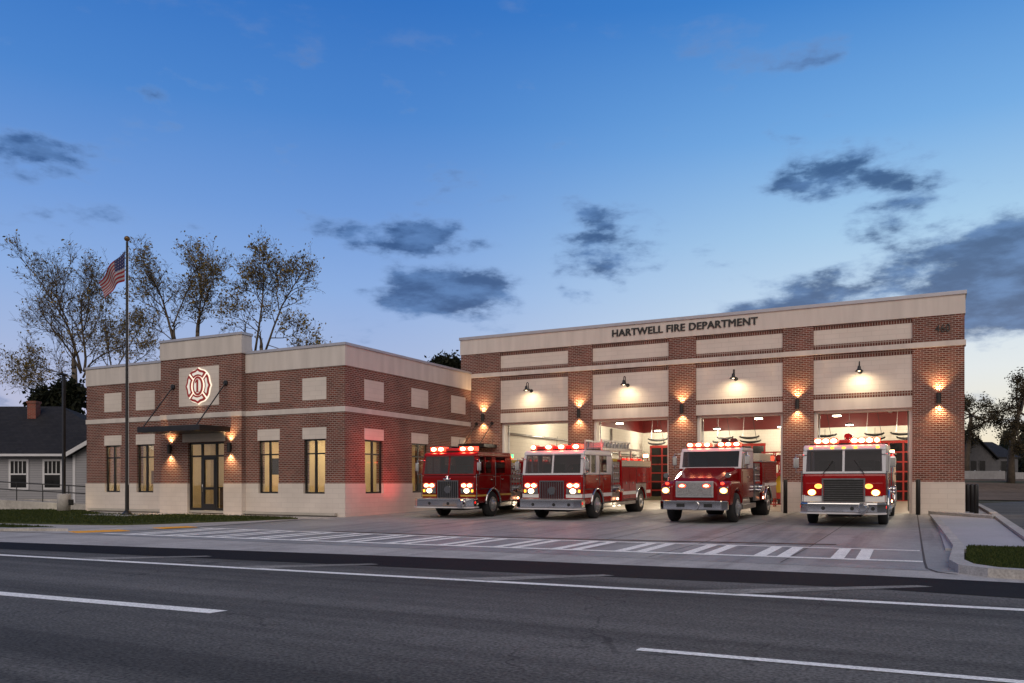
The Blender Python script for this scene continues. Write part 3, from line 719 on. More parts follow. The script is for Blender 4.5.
# backlit station emblem above the entrance
em = tag(empty('station_emblem', (-29.52, TY - .02, 5.65)), 'round red and white backlit fire emblem with a 1 on the entrance tower', 'emblem')
W_, H_ = .74, .755
def arm(q, r0, r1, half, y0, y1, b, m):
    n = 13; out = []
    for i in range(n):
        a = lerp(-half, half, i / (n - 1)); tip = 1 + .09 * max(0, 1 - abs(a) / 10) + .05 * smooth01((abs(a) - 16) / 16)
        A = R_(90 - q * 90 - a); out.append((math.cos(A) * r1 * tip * W_, math.sin(A) * r1 * tip * H_))
    for i in range(n):
        a = lerp(half * .95, -half * .95, i / (n - 1)); A = R_(90 - q * 90 - a); out.append((math.cos(A) * r0 * W_, math.sin(A) * r0 * H_))
    b.prism(out, 'y', y0, y1, m)
b = MB()
for q in range(4): arm(q, .20, 1.03, 44.9, -.02, -.004, b, 0)
b.build('backlight', M_HALOW, em)
el = [(math.cos(R_(a)) * .43 * W_, math.sin(R_(a)) * .58 * H_) for a in range(0, 360, 12)]
b = MB()
for q in range(4): arm(q, .60, .98, 41.5, -.075, -.05, b, 0)
b.prism(el, 'y', -.079, -.052)
b.build('red_border', M_SIGNR, em)
b = MB()
for q in range(4): arm(q, .70, .84, 33, -.088, -.076, b, 0)
b.prism([(x * .70, z * .76) for x, z in el], 'y', -.090, -.080)
b.build('white_face', M_SIGNW, em)
b = MB(); b.box(-.06, .06, -.10, -.0905, -.26, .30); b.prism([(-.06, .30), (-.06, .18), (-.15, .12), (-.15, .19)], 'y', -.0995, -.0907); b.box(-.13, .13, -.0992, -.0906, -.29, -.262)
b.build('numeral', M_SIGNR, em)
lamp('POINT', (0, -.16, -1.0), 1.5, (1, .85, .6), .15, parent=em, name='emblem_glow')

# ------------------------------------------------------------------ wall lights
def sconce(x, y, z, label, up=9, dn=9):
    t = tag(empty('wall_sconce', (x, y, z)), label, 'wall light', 'up and down wall lights on the brick')
    b = MB(); b.cyl((0, -.12, -.21), (0, -.12, .21), .085, seg=14, caps=False); b.box(-.05, .05, -.05, 0, -.09, .09); b.build('housing', M_BLACK, t)
    for s in (-1, 1):
        b = MB(); b.cyl((0, -.12, s * .17), (0, -.12, s * .175), .075, seg=12); b.build('lens', M_BULB, t)
    lamp('SPOT', (0, -.13, .22), up, (1, .60, .27), .03, target=(0, -.13, 1.4), spot=112, blend=1, parent=t, name='uplight')
    lamp('SPOT', (0, -.13, -.22), dn, (1, .62, .29), .03, target=(0, -.13, -1.4), spot=112, blend=1, parent=t, name='downlight')
sconce(-20.63, GY, 4.64, 'black up-down wall sconce on the garage pier beside the office wing', 202, 182)
sconce(-15.26, GY, 4.66, 'black up-down wall sconce on the pier between ladder-carrying engine bay and dark red engine bay', 202, 182)
sconce(-10.15, GY, 4.66, 'black up-down wall sconce on the pier in the middle of the garage', 202, 182)
sconce(-5.09, GY, 4.66, 'black up-down wall sconce on the pier behind the bonneted truck and white-roofed pumper', 202, 182)
sconce(.31, GY, 4.66, 'black up-down wall sconce on the corner pier below the number 460', 229, 206)
sconce(-31.35, TY, 2.82, 'black up-down wall sconce between entrance door and flagpole side window', 175, 157)
sconce(-27.55, TY, 2.82, 'black up-down wall sconce on the far side of the entrance from the flagpole', 175, 157)
def goose(x, label):
    t = tag(empty('gooseneck_lamp', (x, GY + .07, 5.90)), label, 'wall light', 'gooseneck lamps over the garage bays')
    b = MB(); pts = [(0, 0, 0), (0, -.18, .02)] + [(0, -.18 - .20 * math.sin(a), .22 - .20 * math.cos(a)) for a in [R_(q) for q in (0, 45, 90, 135, 180)]][1:3] + [(0, -.36, .34), (0, -.46, .38), (0, -.57, .33), (0, -.60, .18)]
    b.tube(pts, .022, 6); b.cyl((0, -.03, 0), (0, 0, 0), .09, seg=12); b.build('arm', M_BLACK, t)
    b = MB(); b.lathe([(.03, .20), (.06, .16), (.075, .06), (.17, -.04), (.165, -.045), (.06, .05)], (0, -.60, 0), 'z', 16); b.build('shade', M_BLACK, t)
    b = MB(); b.lathe([(.001, -.05), (.05, -.03), (.055, .02), (.03, .06)], (0, -.60, 0), 'z', 10); b.build('bulb', M_BULB, t)
    lamp('SPOT', (0, -.60, -.07), 80, (1, .80, .50), .06, target=(0, -.28, -.9), spot=166, blend=.8, parent=t, name='gooseneck_light')
for x, l in ((-17.90, 'black gooseneck lamp over the bay nearest the office wing'), (-12.80, 'black gooseneck lamp over the bay behind the ladder-carrying engine'),
             (-7.72, 'black gooseneck lamp over the bay behind the bonneted truck'), (-2.60, 'black gooseneck lamp over the bay nearest the side street')): goose(x, l)

# ------------------------------------------------------------------ inside the bays
def ceiling_lamp(x, y, z, label, w=95):
    t = tag(empty('ceiling_lamp', (x, y, z)), label, 'ceiling light', 'round ceiling lamps in the garage')
    b = MB(); b.lathe([(.05, .12), (.2, .09), (.27, .02), (.27, -.01), (.25, -.01), (.1, .06)], (0, 0, 0), 'z', 16); b.cyl((0, 0, .3), (0, 0, 7.0 - z), .015, seg=5); b.build('shade', M_PUMP, t)
    b = MB(); b.cyl((0, 0, -.06), (0, 0, .02), .24, seg=16); b.build('diffuser', M_LAMP, t)
    lamp('POINT', (0, 0, -.2), w * 1.15, (1, .85, .63), .22, parent=t, name='ceiling_light')
nm = ['bay nearest the office wing', 'second bay from the office wing', 'third bay from the office wing', 'bay nearest the side street']
rw = ['along the office side wall', 'over the pier between first and second bay', 'over the middle pier', 'over the pier between third and fourth bay', 'along the side street wall']
for i, x in enumerate((-18.4, -13.9, -9.4, -4.9, -.55)):
    for y, w, ll in ((43.0, 250, 'near the doorways'), (51.5, 270, 'midway down'), (60.0, 210, 'near the back wall')):
        ceiling_lamp(x, y, 5.25, 'round ceiling lamp %s, %s' % (rw[i], ll), w)
def strip(x, y, label):
    t = tag(empty('air_duct', (x, y, 5.9)), label, 'duct', 'pale ducts hung under the garage ceiling')
    b = MB(); b.box(-.12, .12, -2.2, 2.2, -.08, .08); b.build('duct', M_FRAME, t, .02)
    for yy in (-1.8, 0, 1.8):
        b = MB(); b.cyl((0, yy, .08), (0, yy, 1.5), .008, seg=4); b.build('hanger', M_ALU, t)
strip(-9.0, 46, 'pale hanging duct near the middle pier of the garage'); strip(-5.6, 47, 'pale hanging duct over the bonneted truck bay'); strip(-2.2, 47, 'pale hanging duct in the bay nearest the side street')
def hoses(x, label, seed):
    r = random.Random(seed)
    t = tag(empty('exhaust_hose_reel', (x, 60.6, 4.62)), label, 'hose reel', 'exhaust hose loops by the back wall')
    for dx in (-.95, .9):
        for dz in (0, -.30):
            ln = r.uniform(.55, .85); sk = r.uniform(-.12, .12)
            b = MB(); pts = [(dx + sk + lerp(-ln, ln, k / 12), 0, dz - .10 * math.sin(math.pi * k / 12) + .05 * (k in (0, 12))) for k in range(13)]
            b.tube(pts, [.055 + .03 * math.sin(math.pi * k / 12) for k in range(13)], 8); b.build('hose', M_RUBBER, t)
        for s in (-1, 1):
            b = MB(); b.cyl((dx + s * .5, 0, -.25), (dx + s * .2 - .15, .1, 2.35), .02, seg=4); b.build('hanger', M_RUBBER if s > 0 else M_ALU, t)
    b = MB(); b.cyl((.0, -1.5, 1.6), (.0, 1.2, 1.6), .16, seg=12); b.build('extract_pipe', M_ALU, t)
for i, (x0, x1) in enumerate(bays): hoses((x0 + x1) / 2 + .1, 'black hoses slung above the back door, ' + nm[i], i)
def operator(x, label):
    t = tag(empty('door_motor', (x, 41.6, 5.35)), label, 'door motor', 'door motors under the garage ceiling')
    b = MB(); b.box(-.18, .18, -.25, .25, -.14, .14); b.build('casing', M_PUMP, t, .02)
    b = MB(); b.box(-.03, .03, -4.2, -.25, -.05, .0); b.build('guide_rail', M_ALU, t)
    for sx in (-.14, .14):
        b = MB(); b.cyl((sx, 0, .14), (sx * 2.5, 0, 2.0), .015, seg=4); b.build('hanger', M_ALU, t)
for i, (x0, x1) in enumerate(bays): operator((x0 + x1) / 2, 'grey overhead door motor hung in the ' + nm[i])
def wallpipe(pts, r_, label):
    b = MB(); b.tube(pts, r_, 8); tag(b.build('conduit', M_ALU), label, 'pipe', 'pipes along the garage office side wall')
wallpipe([(-20.1, 38.0, 3.9), (-20.1, 48, 3.9), (-20.1, 49, 3.4), (-20.1, 60, 3.4)], .06, 'grey pipe running along the white wall of the bay nearest the office wing')
wallpipe([(-20.1, 54.5, .1), (-20.1, 54.5, 5.1)], .09, 'grey upright pipe on the white wall of the garage')
def locker(x, y, rz, w, h, m, label):
    t = tag(empty('metal_cabinet', (x, y, .008), rz), label, 'cabinet', 'cabinets along the garage walls')
    b = MB(); b.box(-w / 2, w / 2, -.25, .25, .06, h); b.build('body', m, t, .01)
    for s in (-1, 1):
        b = MB(); b.box(s * .01, s * (w / 2 - .02), -.27, -.251, .1, h - .04); d = b.build('door', m, t, .006)
        b = MB(); b.box(s * .05, s * .08, -.30, -.271, h * .5, h * .5 + .16); b.build('handle', M_CHROME, d)
locker(-11.8, 61.5, 0, 1.2, 2.0, M_PUMP, 'grey metal cabinet by the back wall behind the ladder-carrying engine')
locker(-9.95, 61.4, 0, .9, 1.9, M_REDFRAME, 'red metal cabinet by the back wall near the middle pier')
def rack(x, y, rz, label, n=3):
    t = tag(empty('gear_rack', (x, y, .008), rz), label, 'rack', 'red gear racks in the garage')
    H = 2.9; W = .3 * n
    b = MB()
    for k in range(n + 1):
        xx = -W + 2 * W * k / n
        for yy in (-.28, .28): b.box(xx - .03, xx + .03, yy - .03, yy + .03, 0, H)
    for z in (.12, 1.75, 2.35, H - .03):
        for yy in (-.28, .28): b.box(-W, W, yy - .025, yy + .025, z - .025, z + .025)
    b.build('frame', M_REDFRAME, t)
    for z in (.12, 1.76, 2.36):
        b = MB(); b.box(-W + .03, W - .03, -.25, .25, z - .01, z + .01); b.build('shelf', M_REDFRAME, t)
    rnd = random.Random(int(x * 10))
    for k in range(n):
        xx = -W + 2 * W * (k + .5) / n
        b = MB(); b.prism([(-.20, .72), (.20, .72), (.25, 1.32), (.12, 1.62), (-.12, 1.62), (-.25, 1.32)], 'y', -.16, .1); o = b.build('turnout_coat', M_YEL if k == 1 else M_DARK, t, .05); o.location.x = xx
        b = MB(); b.box(-.14, -.03, -.2, .1, .13, .40); b.box(.03, .14, -.2, .1, .13, .40); o = b.build('boots', M_BLACK, t, .03); o.location.x = xx
        b = MB(); b.lathe([(.18, 0), (.15, .03), (.12, .1), (.06, .17), (.01, .19)], (0, 0, 0), 'z', 12); o = b.build('helmet', M_BLACK if (k + n) % 2 else M_RED, t); o.location = (xx, -.05, 1.77)
        b = MB(); b.box(-.21, .21, -.2, .18, 2.37, 2.37 + rnd.uniform(.2, .42)); o = b.build('kit_bag', (M_DARK, M_PUMP, M_HOSE, M_DKRED)[rnd.randrange(4)], t, .06); o.location.x = xx
rack(-7.0, 44.6, 0, 'red gear rack of coats and helmets behind the bonneted truck')
rack(-8.9, 50.5, 0, 'farther red gear rack behind the bonneted truck')
rack(.28, 44.5, R_(-90), 'red gear rack along the side street wall, nearer the doorway')
rack(.28, 48.6, R_(-90), 'red gear rack along the side street wall, deeper inside', 4)
rack(-12.0, 58.5, 0, 'red gear rack at the back of the second bay')
# ------------------------------------------------------------------ bollards
def bollard(x, y, h, label):
    z = gz(y)
    b = MB(); b.lathe([(.085, -.05), (.085, h - .05), (.075, h - .02), (.045, h), (.001, h + .005)], (0, 0, 0), 'z', 14)
    o = b.build('bollard', M_BLACK); o.location = (x, y, z); tag(o, label, 'bollard', 'black bollards around the garage')
bollard(-5.40, 35.6, 1.42, 'black bollard beside the pier between the bonneted truck and white-roofed pumper')
bollard(-.42, 36.0, 1.42, 'black bollard at the garage corner pier beside the white-roofed pumper')
bollard(1.44, 40.1, 1.2, 'black bollard farthest back of the three along the garage side')
bollard(1.55, 38.8, 1.2, 'black bollard in the middle of the three along the garage side')
bollard(1.66, 37.7, 1.2, 'black bollard foremost of the three along the garage side')
# ------------------------------------------------------------------ fire engines (local: front at y=0 facing -Y, +x towards the side street)
def arch(yc, zc, r, z0, n=9):
    h = math.asin((z0 - zc) / r)
    return [(yc + r * math.cos(a), zc + r * math.sin(a)) for a in [lerp(h, math.pi - h, i / n) for i in range(n + 1)]]
def wheel(t, s, y, r=.52, w=.29, xo=1.24, steel=M_ALU, rear=False):
    x1 = s * xo; x0 = s * (xo - (w if not rear else w * 2.1))
    lo, hi = min(x0, x1), max(x0, x1)
    b = MB(); b.lathe([(r * .56, lo), (r * .93, lo + .005), (r, lo + .05), (r, hi - .05), (r * .93, hi - .005), (r * .60, hi)] if s > 0 else
                      [(r * .60, lo), (r * .93, lo + .005), (r, lo + .05), (r, hi - .05), (r * .93, hi - .005), (r * .56, hi)], (0, y, r), 'x', 28)
    o = b.build('wheel', M_RUBBER, t)
    b = MB(); f = x1 + s * .004
    if rear: pr = [(r * .58, 0), (r * .56, s * .012), (r * .48, s * -.10), (r * .30, s * -.12), (r * .26, s * .0), (r * .22, s * .04), (.001, s * .045)]
    else: pr = [(r * .58, 0), (r * .56, s * .012), (r * .46, s * -.02), (r * .40, s * .02), (r * .22, s * .05), (r * .20, s * .11), (.001, s * .115)]
    b.lathe([(q, f + h) for q, h in pr], (0, y, r), 'x', 24)
    for k in range(10):
        a = k * math.pi / 5; c = (f + s * (-.09 if rear else .03), y + r * .34 * math.cos(a), r + r * .34 * math.sin(a)); b.cyl(c, (c[0] + s * .035, c[1], c[2]), .02, seg=6)
    b.build('rim', steel, o)
def lamp_unit(b, x, y, z, rx, rz, m, dy=.02, seg=14):
    """an elliptical lamp face looking forward"""
    p = [(x + rx * math.cos(2 * math.pi * k / seg), z + rz * math.sin(2 * math.pi * k / seg)) for k in range(seg)]
    b.prism(p, 'y', y - dy, y, m)
def part(b, name, m, t, bevel=0, **k): return b.build(name, m, t, bevel, **k)
def pump_panel(t, x, y0, y1, z0, z1, s, seed):
    rnd = random.Random(seed)
    b = MB(); b.box(s * (x - .06), s * x, y0 + .02, y1 - .02, z0, z1)
    p = b.build('pump_panel', M_PUMP, t)
    b = MB()
    for r in range(3):
        for k in range(4):
            yy = lerp(y0 + .16, y1 - .16, k / 3); zz = z1 - .22 - r * .24
            if r == 0 and k in (1, 2): b.cyl((s * x, yy, zz), (s * (x + .03), yy, zz), .095, seg=14, m=0)
            else: b.cyl((s * x, yy, zz), (s * (x + .025), yy, zz), .055, seg=10, m=0)
    b.build('gauge', M_CHROME, p)
    for k in range(3):
        b = MB(); yy = lerp(y0 + .2, y1 - .2, k / 2); zz = z0 + .42 + .1 * (k % 2)
        b.cyl((s * x, yy, zz), (s * (x + .16), yy, zz - .02), .10 if k == 1 else .065, seg=12)
        b.cyl((s * (x + .16), yy, zz - .02), (s * (x + .2), yy, zz - .02), .125 if k == 1 else .08, seg=12)
        b.build('hose_inlet', M_CHROME, p)
    b = MB()
    for k in range(4):
        yy = lerp(y0 + .15, y1 - .15, k / 3); b.box(s * x, s * (x + .05), yy - .03, yy + .03, z0 + .66, z0 + .74, 0)
    b.build('lever', M_LENSOFF, p)
def headlamps(t, s, x, y, head, hot=True, ztop=1.30, zlow=1.09, amber=True):
    b = MB(); b.box(s * (x - .29), s * (x + .29), y - .035, y, zlow - .11, ztop + .10); h = b.build('headlamp_housing', M_RED if head == M_HEADY else M_PUMP, t, .02)
    b = MB(); xx = x + (.08 if head == M_HEADY else -.01); lamp_unit(b, s * xx, y - .036, zlow, .13, .10, 0, .012); b.build('headlight', M_HALOA if head == M_HEADY else M_HALO, h)
    b = MB(); lamp_unit(b, s * xx, y - .049, zlow, .10, .08, 0, .012); b.build('headlight_bulb', head, h)
    if head == M_HEADY:
        b = MB(); lamp_unit(b, s * (x - .12), y - .036, ztop - .01, .12, .08, 0, .012); b.build('turn_signal', M_HALOA, h)
        b = MB(); lamp_unit(b, s * (x - .12), y - .049, ztop - .01, .07, .045, 0, .012); b.build('signal_bulb', M_AMBER, h)
    for dx in ((-.13, .13) if head != M_HEADY else ()):
        b = MB(); lamp_unit(b, s * x + dx, y - .036, ztop, .135, .10, 0, .012); b.build('warning_light', M_HALOR if hot else M_LENS, h)
        if hot: b = MB(); lamp_unit(b, s * x + dx, y - .049, ztop, .10, .062, 0, .012); b.build('warning_bulb', M_CORE, h)
    if amber and head != M_HEADY:
        b = MB(); b.box(s * (x + .20), s * (x + .28), y - .05, y - .036, zlow - .05, zlow + .05); b.build('turn_signal', M_AMBER, h)
def mirror(t, s, x, y, z):
    b = MB(); b.tube([(s * (x - .1), y + .1, z + .32), (s * (x + .22), y - .05, z + .34), (s * (x + .22), y - .05, z - .24), (s * (x - .1), y + .12, z - .2)], .016, 5)
    a = b.build('mirror_arm', M_CHROME, t)
    b = MB(); b.box(s * (x + .13), s * (x + .30), y - .10, y - .02, z - .10, z + .24); b.build('mirror', M_CHROME, a, .025)
def glow(t, x, y, z, w, c=(1, .03, .02), r=.12): lamp('POINT', (x, y, z), w, c, r, parent=t, name='beacon_light')

def custom_engine(X, Yf, label, low, up, head, o):
    t = tag(empty('fire_engine', (X, Yf, gz(Yf + 1.4) - .016 * 1.4), R_(o.get('yaw', 0)), .0135), label, 'fire engine', 'fire engines parked on the apron')
    hw = 1.25; L = o.get('L', 8.2); CL = o.get('cab', 3.15); WB = o.get('wb', 5.5)
    AX_, RA = 1.46, .63
    # cab
    prof = [(0, .58), (0, 1.70), (CL, 1.70), (CL, .58)] + arch(AX_, .52, RA, .58)
    b = MB(); b.prism(prof, 'x', -hw, hw); cab = part(b, 'cab', low, t, .08)
    def wsy(z): return lerp(.004, .15, (z - 1.702) / .798)
    uh = hw - .012
    b = MB(); b.prism([(.135, 2.43), (.155, 2.52), (.20, 2.58), (.29, 2.625), (CL - .06, 2.645), (CL, 2.58), (CL, 2.43)], 'x', -uh, uh)
    roof = part(b, 'cab_roof', up, t, .085, seg=3)
    b = MB(); b.box(-uh, uh, CL - .05, CL, 1.702, 2.43); b.build('rear_panel', up, roof)
    b = MB(); b.prism([(wsy(1.702), 1.702), (wsy(1.77), 1.77), (.12, 1.77), (.12, 1.702)], 'x', -uh, uh); b.build('screen_sill', up, roof)
    b = MB(); b.prism([(wsy(1.77), 1.77), (wsy(2.43), 2.43), (wsy(2.43) + .06, 2.43), (wsy(1.77) + .06, 1.77)], 'x', -.035, .035); b.build('screen_post', up, roof)
    for s in (-1, 1):
        b = MB(); b.prism([(wsy(1.77), 1.77), (wsy(2.43), 2.43), (.33, 2.43), (.33, 1.77)], 'x', s * (uh - .055), s * uh); b.prism([(wsy(1.77), 1.77), (wsy(2.43), 2.43), (wsy(2.43) + .08, 2.43), (wsy(1.77) + .08, 1.77)], 'x', s * (uh - .12), s * (uh - .056)); b.build('screen_pillar', up, roof)
        for ya, yb in ((.80, .86), (1.40, 1.74), (2.62, CL - .051)):
            b = MB(); b.box(s * (uh - .055), s * uh, ya, yb, 1.703, 2.43); b.build('pillar', up, roof)
        b = MB(); b.box(s * (uh - .054), s * (uh - .001), .34, CL - .052, 1.704, 1.78); b.build('window_sill', up, roof)
        for yy, xx in ((1.05, .62), (2.3, .72)):
            b = MB(); b.box(s * (xx - .24), s * (xx + .24), yy, yy + .14, 1.704, 2.12); b.build('seat', M_SEAT, t, .04)
    b = MB(); b.box(-1.1, 1.1, .14, .42, 1.704, 1.80); b.box(.40, .80, .16, .40, 1.80, 1.88); part(b, 'dashboard', M_SEAT, t, .03)
    b = MB(); b.tube([(.60 + .21 * math.cos(a), .56 + .08 * math.sin(a), 1.90 + .19 * math.sin(a)) for a in [k * math.pi / 8 for k in range(17)]], .018, 6); part(b, 'steering_wheel', M_SEAT, t)
    for s in (-1, 1):
        b = MB(); z0, z1 = 1.765, 2.475
        q = [(s * .035, z0), (s * 1.14, z0), (s * 1.115, z1), (s * .035, z1)]
        b.add([(x, wsy(z) - .006, z) for x, z in q], [(0, 1, 2, 3)])
        ws = part(b, 'windscreen', M_TGLASS, t)
        if o.get('wiper'):
            b = MB(); b.bar((s * .62 , wsy(1.70) - .05, 1.68), (s * .32, wsy(2.1) - .04, 2.12), .025, .02); b.build('wiper', M_BLACK, ws)
        # side glass, doors
        for ya, yb in ((.33, .80), (.86, 1.40), (1.74, 2.62)):
            b = MB(); xg = s * (hw - .03); b.poly([(xg, ya, 1.77), (xg, yb, 1.77), (xg, yb, 2.44), (xg, ya, 2.44)]); part(b, 'side_window', M_TGLASS, t)
        b = MB(); b.prism([(.21, 1.14), (.21, 1.70), (1.50, 1.70), (1.50, 1.14)], 'x', s * (hw - .01), s * (hw + .004)); b.box(s * (hw - .01), s * (hw + .004), 2.10, 3.01, .60, 1.70); part(b, 'door_gap', M_DARK, cab)
        b = MB(); b.prism([(.24, 1.17), (.24, 1.69), (1.47, 1.69), (1.47, 1.17)], 'x', s * (hw - .01), s * (hw + .012)); d = part(b, 'door', low, t, .012)
        b = MB(); b.box(s * (hw + .012), s * (hw + .05), 1.22, 1.40, 1.50, 1.54); b.build('handle', M_CHROME, d, .008)
        b = MB(); b.box(s * (hw - .01), s * (hw + .012), 2.13, 2.98, .62, 1.69); d = part(b, 'door', low, t, .012)
        b = MB(); b.box(s * (hw + .012), s * (hw + .05), 2.2, 2.36, 1.50, 1.54); b.build('handle', M_CHROME, d, .008)
        b = MB(); b.cyl((s * (hw + .06), 1.58, 1.25), (s * (hw + .06), 1.58, 2.25), .018, seg=6); part(b, 'grab_rail', M_CHROME, t)
        b = MB(); b.cyl((s * (hw + .06), 3.05, .95), (s * (hw + .06), 3.05, 2.3), .018, seg=6); part(b, 'grab_rail', M_CHROME, t)
        b = MB(); b.cyl((s * (hw + .02), .03, .62), (s * (hw + .02), .03, 1.75), .022, seg=6)
        part(b, 'grab_rail', M_CHROME, t)
        b = MB(); b.tube([(s * (hw + .015), y, z) for y, z in arch(AX_, .52, RA + .01, .55, 14)], .045, 6); part(b, 'wheel_arch_trim', M_CHROME, t)
        b = MB(); b.box(s * (hw - .35), s * (hw + .01), 2.12, CL, .40, .57); part(b, 'step', M_TREAD, t, .01)
        wheel(t, s, AX_)
        wheel(t, s, AX_ + WB, rear=True)
        if o.get('stripe'):
            z0, z1 = o['stripe']
            for ya, yb in ((.02, .92), (2.0, 2.12), (2.985, CL - .01)): b = MB(); b.box(s * (hw - .02), s * (hw + .006), ya, yb, z0, z1); part(b, 'stripe', o['stripe_mat'], t)
            b = MB(); b.box(s * (hw - .02), s * (hw + .0175), 2.135, 2.975, z0, z1); part(b, 'stripe', o['stripe_mat'], t)
            b = MB(); b.box(s * .56, s * (hw - .04), -.007, .01, z0, z1); part(b, 'stripe', o['stripe_mat'], t)
        headlamps(t, s, .87, -.004, head, o.get('hot', True))
        mirror(t, s, 1.22, .02, 1.98)
        b = MB(); lamp_unit(b, s * 1.12, -.05, .70, .05, .05, 0); 
    # grille
    gw, g0, g1 = o.get('grille', (.46, .62, 1.46))
    b = MB(); b.box(-gw, gw, -.03, .005, g0, g1); gr = part(b, 'grille', M_GRILLE if o.get('gbars') == 'h' or not o.get('ladder') else M_GRILLER, t)
    b = MB(); fr = .045
    b.box(-gw - fr, -gw, -.055, .004, g0 - fr, g1 + fr); b.box(gw, gw + fr, -.055, .004, g0 - fr, g1 + fr); b.box(-gw, gw, -.055, .004, g1, g1 + fr); b.box(-gw, gw, -.055, .004, g0 - fr, g0)
    if o.get('gbars') == 'v':
        for k in range(1, 10): xx = lerp(-gw, gw, k / 10); b.box(xx - .012, xx + .012, -.045, -.031, g0, g1)
    elif o.get('gbars') == 'h':
        for k in range(1, 12): zz = lerp(g0, g1, k / 12); b.box(-gw, gw, -.036, -.031, zz - .005, zz + .005)
    b.build('grille_surround', M_CHROME if o.get('gbars') != 'h' else M_PUMP, gr)
    b = MB(); zc = lerp(g0, g1, .60)
    if o.get('badge', True):
        b.cyl((0, -.075, zc), (0, -.03, zc), .15, seg=20); b.build('badge', M_CHROME, gr, .01)
    # bumper
    bw = o.get('bumper', 1.30); bl = .55
    pl = [(-bw, .02), (-bw, -bl + .2), (-bw + .24, -bl), (bw - .24, -bl), (bw, -bl + .2), (bw, .02)]
    b = MB(); b.prism(pl, 'z', .47, .77); bp = part(b, 'bumper', M_CHROME, t, .03)
    b = MB(); b.prism([(x * .985, y) for x, y in pl], 'z', .772, .80); b.build('tread_plate', M_TREAD, bp)
    b = MB(); b.prism([(x * 1.012, y - (.01 if y < 0 else 0)) for x, y in pl], 'z', .42, .468); b.build('bumper_lip', M_TWHITE, bp)
    b = MB(); sx = o.get('siren', 0)
    if sx:
        b.cyl((sx, -bl - .16, .62), (sx, -bl + .02, .62), .14, .17, seg=18); b.cyl((sx, -bl - .19, .62), (sx, -bl - .155, .62), .10, .12, seg=14); b.build('siren', M_CHROME, bp)
    b = MB()
    for s in (-1, 1): b.box(s * (bw - .03), s * (bw + .012), -bl + .25, -bl + .33, .60, .68)
    b.build('marker_light', M_LENS, bp)
    for q in (-.55, .3, .9):
        b = MB(); b.cyl((q, -bl - .012, .60), (q, -bl + .01, .60), .06, seg=12); b.build('towing_eye', M_DARK, bp)
    # chassis
    b = MB(); b.box(-.5, .5, -.3, L - .3, .46, .57); b.box(-1.0, 1.0, .1, .8, .40, .56); b.cyl((-1.0, AX_, .52), (1.0, AX_, .52), .11, seg=8); b.cyl((-.9, AX_ + WB, .52), (.9, AX_ + WB, .52), .13, seg=8)
    b.box(-.5, .5, .4, 2.6, .30, .47); b.box(-1.1, 1.1, 3.3, 5.2, .42, .565)
    part(b, 'chassis', M_DARK, t)
    # pump section and body
    b = MB(); b.box(-1.12, 1.12, CL + .02, CL + 1.2, .57, 2.2); part(b, 'pump_housing', M_DARK, t)
    for s in (-1, 1): pump_panel(t, 1.18, CL + .05, CL + 1.17, .62, 2.22, s, 3)
    b = MB(); b.box(-1.1, 1.1, CL + .1, CL + 1.1, 2.22, 2.34); part(b, 'hose_tray', o.get('tray', M_YEL), t, .02)
    y0 = CL + 1.22; RY = AX_ + WB
    b = MB(); b.prism([(y0, .58), (y0, 2.30), (L, 2.30), (L, .58)] + arch(RY, .52, .66, .58), 'x', -hw, hw); body = part(b, 'body', low, t, .03)
    for s in (-1, 1):
        for ya, yb, z0, z1 in ((y0 + .06, RY - .74, .66, 2.0), (RY - .66, RY + .66, 1.32, 2.0), (RY + .72, L - .08, .66, 2.0)):
            if yb - ya < .3: continue
            b = MB(); b.box(s * (hw - .01), s * (hw + .005), ya - .03, yb + .03, z0 - .03, z1 + .03); b.build('door_gap', M_DARK, body)
            ym = (ya + yb) / 2
            for p, q in ((ya, ym - .012), (ym + .012, yb)):
                b = MB(); b.box(s * (hw - .01), s * (hw + .014), p, q, z0, z1); d = b.build('locker_door', o.get('locker', low), body, .010)
                b = MB(); b.box(s * (hw + .014), s * (hw + .03), (p + q) / 2 - .05, (p + q) / 2 + .05, (z0 + z1) / 2 - .04, (z0 + z1) / 2 + .05); b.build('latch', M_CHROME, d)
        b = MB(); b.tube([(s * (hw + .015), y, z) for y, z in arch(RY, .52, .67, .55, 14)], .04, 6); b.build('wheel_arch_trim', M_CHROME, body)
        b = MB(); b.prism([(RY - .74, .60), (RY - .74, 1.28), (RY + .74, 1.28), (RY + .74, .60)] + arch(RY, .52, .70, .60), 'x', s * (hw - .02), s * (hw + .008)); b.build('fender_panel', M_ALU, body)
        b = MB(); b.box(s * (hw - .02), s * (hw + .02), y0 + .02, L - .02, 2.04, 2.28); b.build('top_rail', o.get('rail', M_ALU), body)
        if o.get('stripe'):
            z0, z1 = o['stripe']
            for ya, yb in ((y0 + .07, RY - .76), (RY + .75, L - .09)): b = MB(); b.box(s * (hw - .02), s * (hw + .0195), ya, yb, z0, z1); b.build('stripe', o['stripe_mat'], body)
        for k in range(5):
            b = MB(); yy = y0 + .3 + k * .55; b.box(s * (hw - .1), s * (hw - .02), yy, yy + .22, 2.31, 2.38); b.build('warning_light', M_HALOR if k % 2 else M_LENS, body)
        b = MB(); b.box(s * (hw - .12), s * (hw + .03), y0 + .05, L - .2, 2.42, 2.45); 
        for k in range(6): yy = y0 + .1 + k * (L - y0 - .4) / 5; b.box(s * (hw - .08), s * (hw - .05), yy, yy + .03, 2.30, 2.42)
        b.build('hand_rail', M_LENSOFF, body)
        b = MB(); b.box(s * (hw - .12), s * (hw + .02), CL + .1, RY - .85, .43, .56); b.build('running_board', M_TREAD, body)
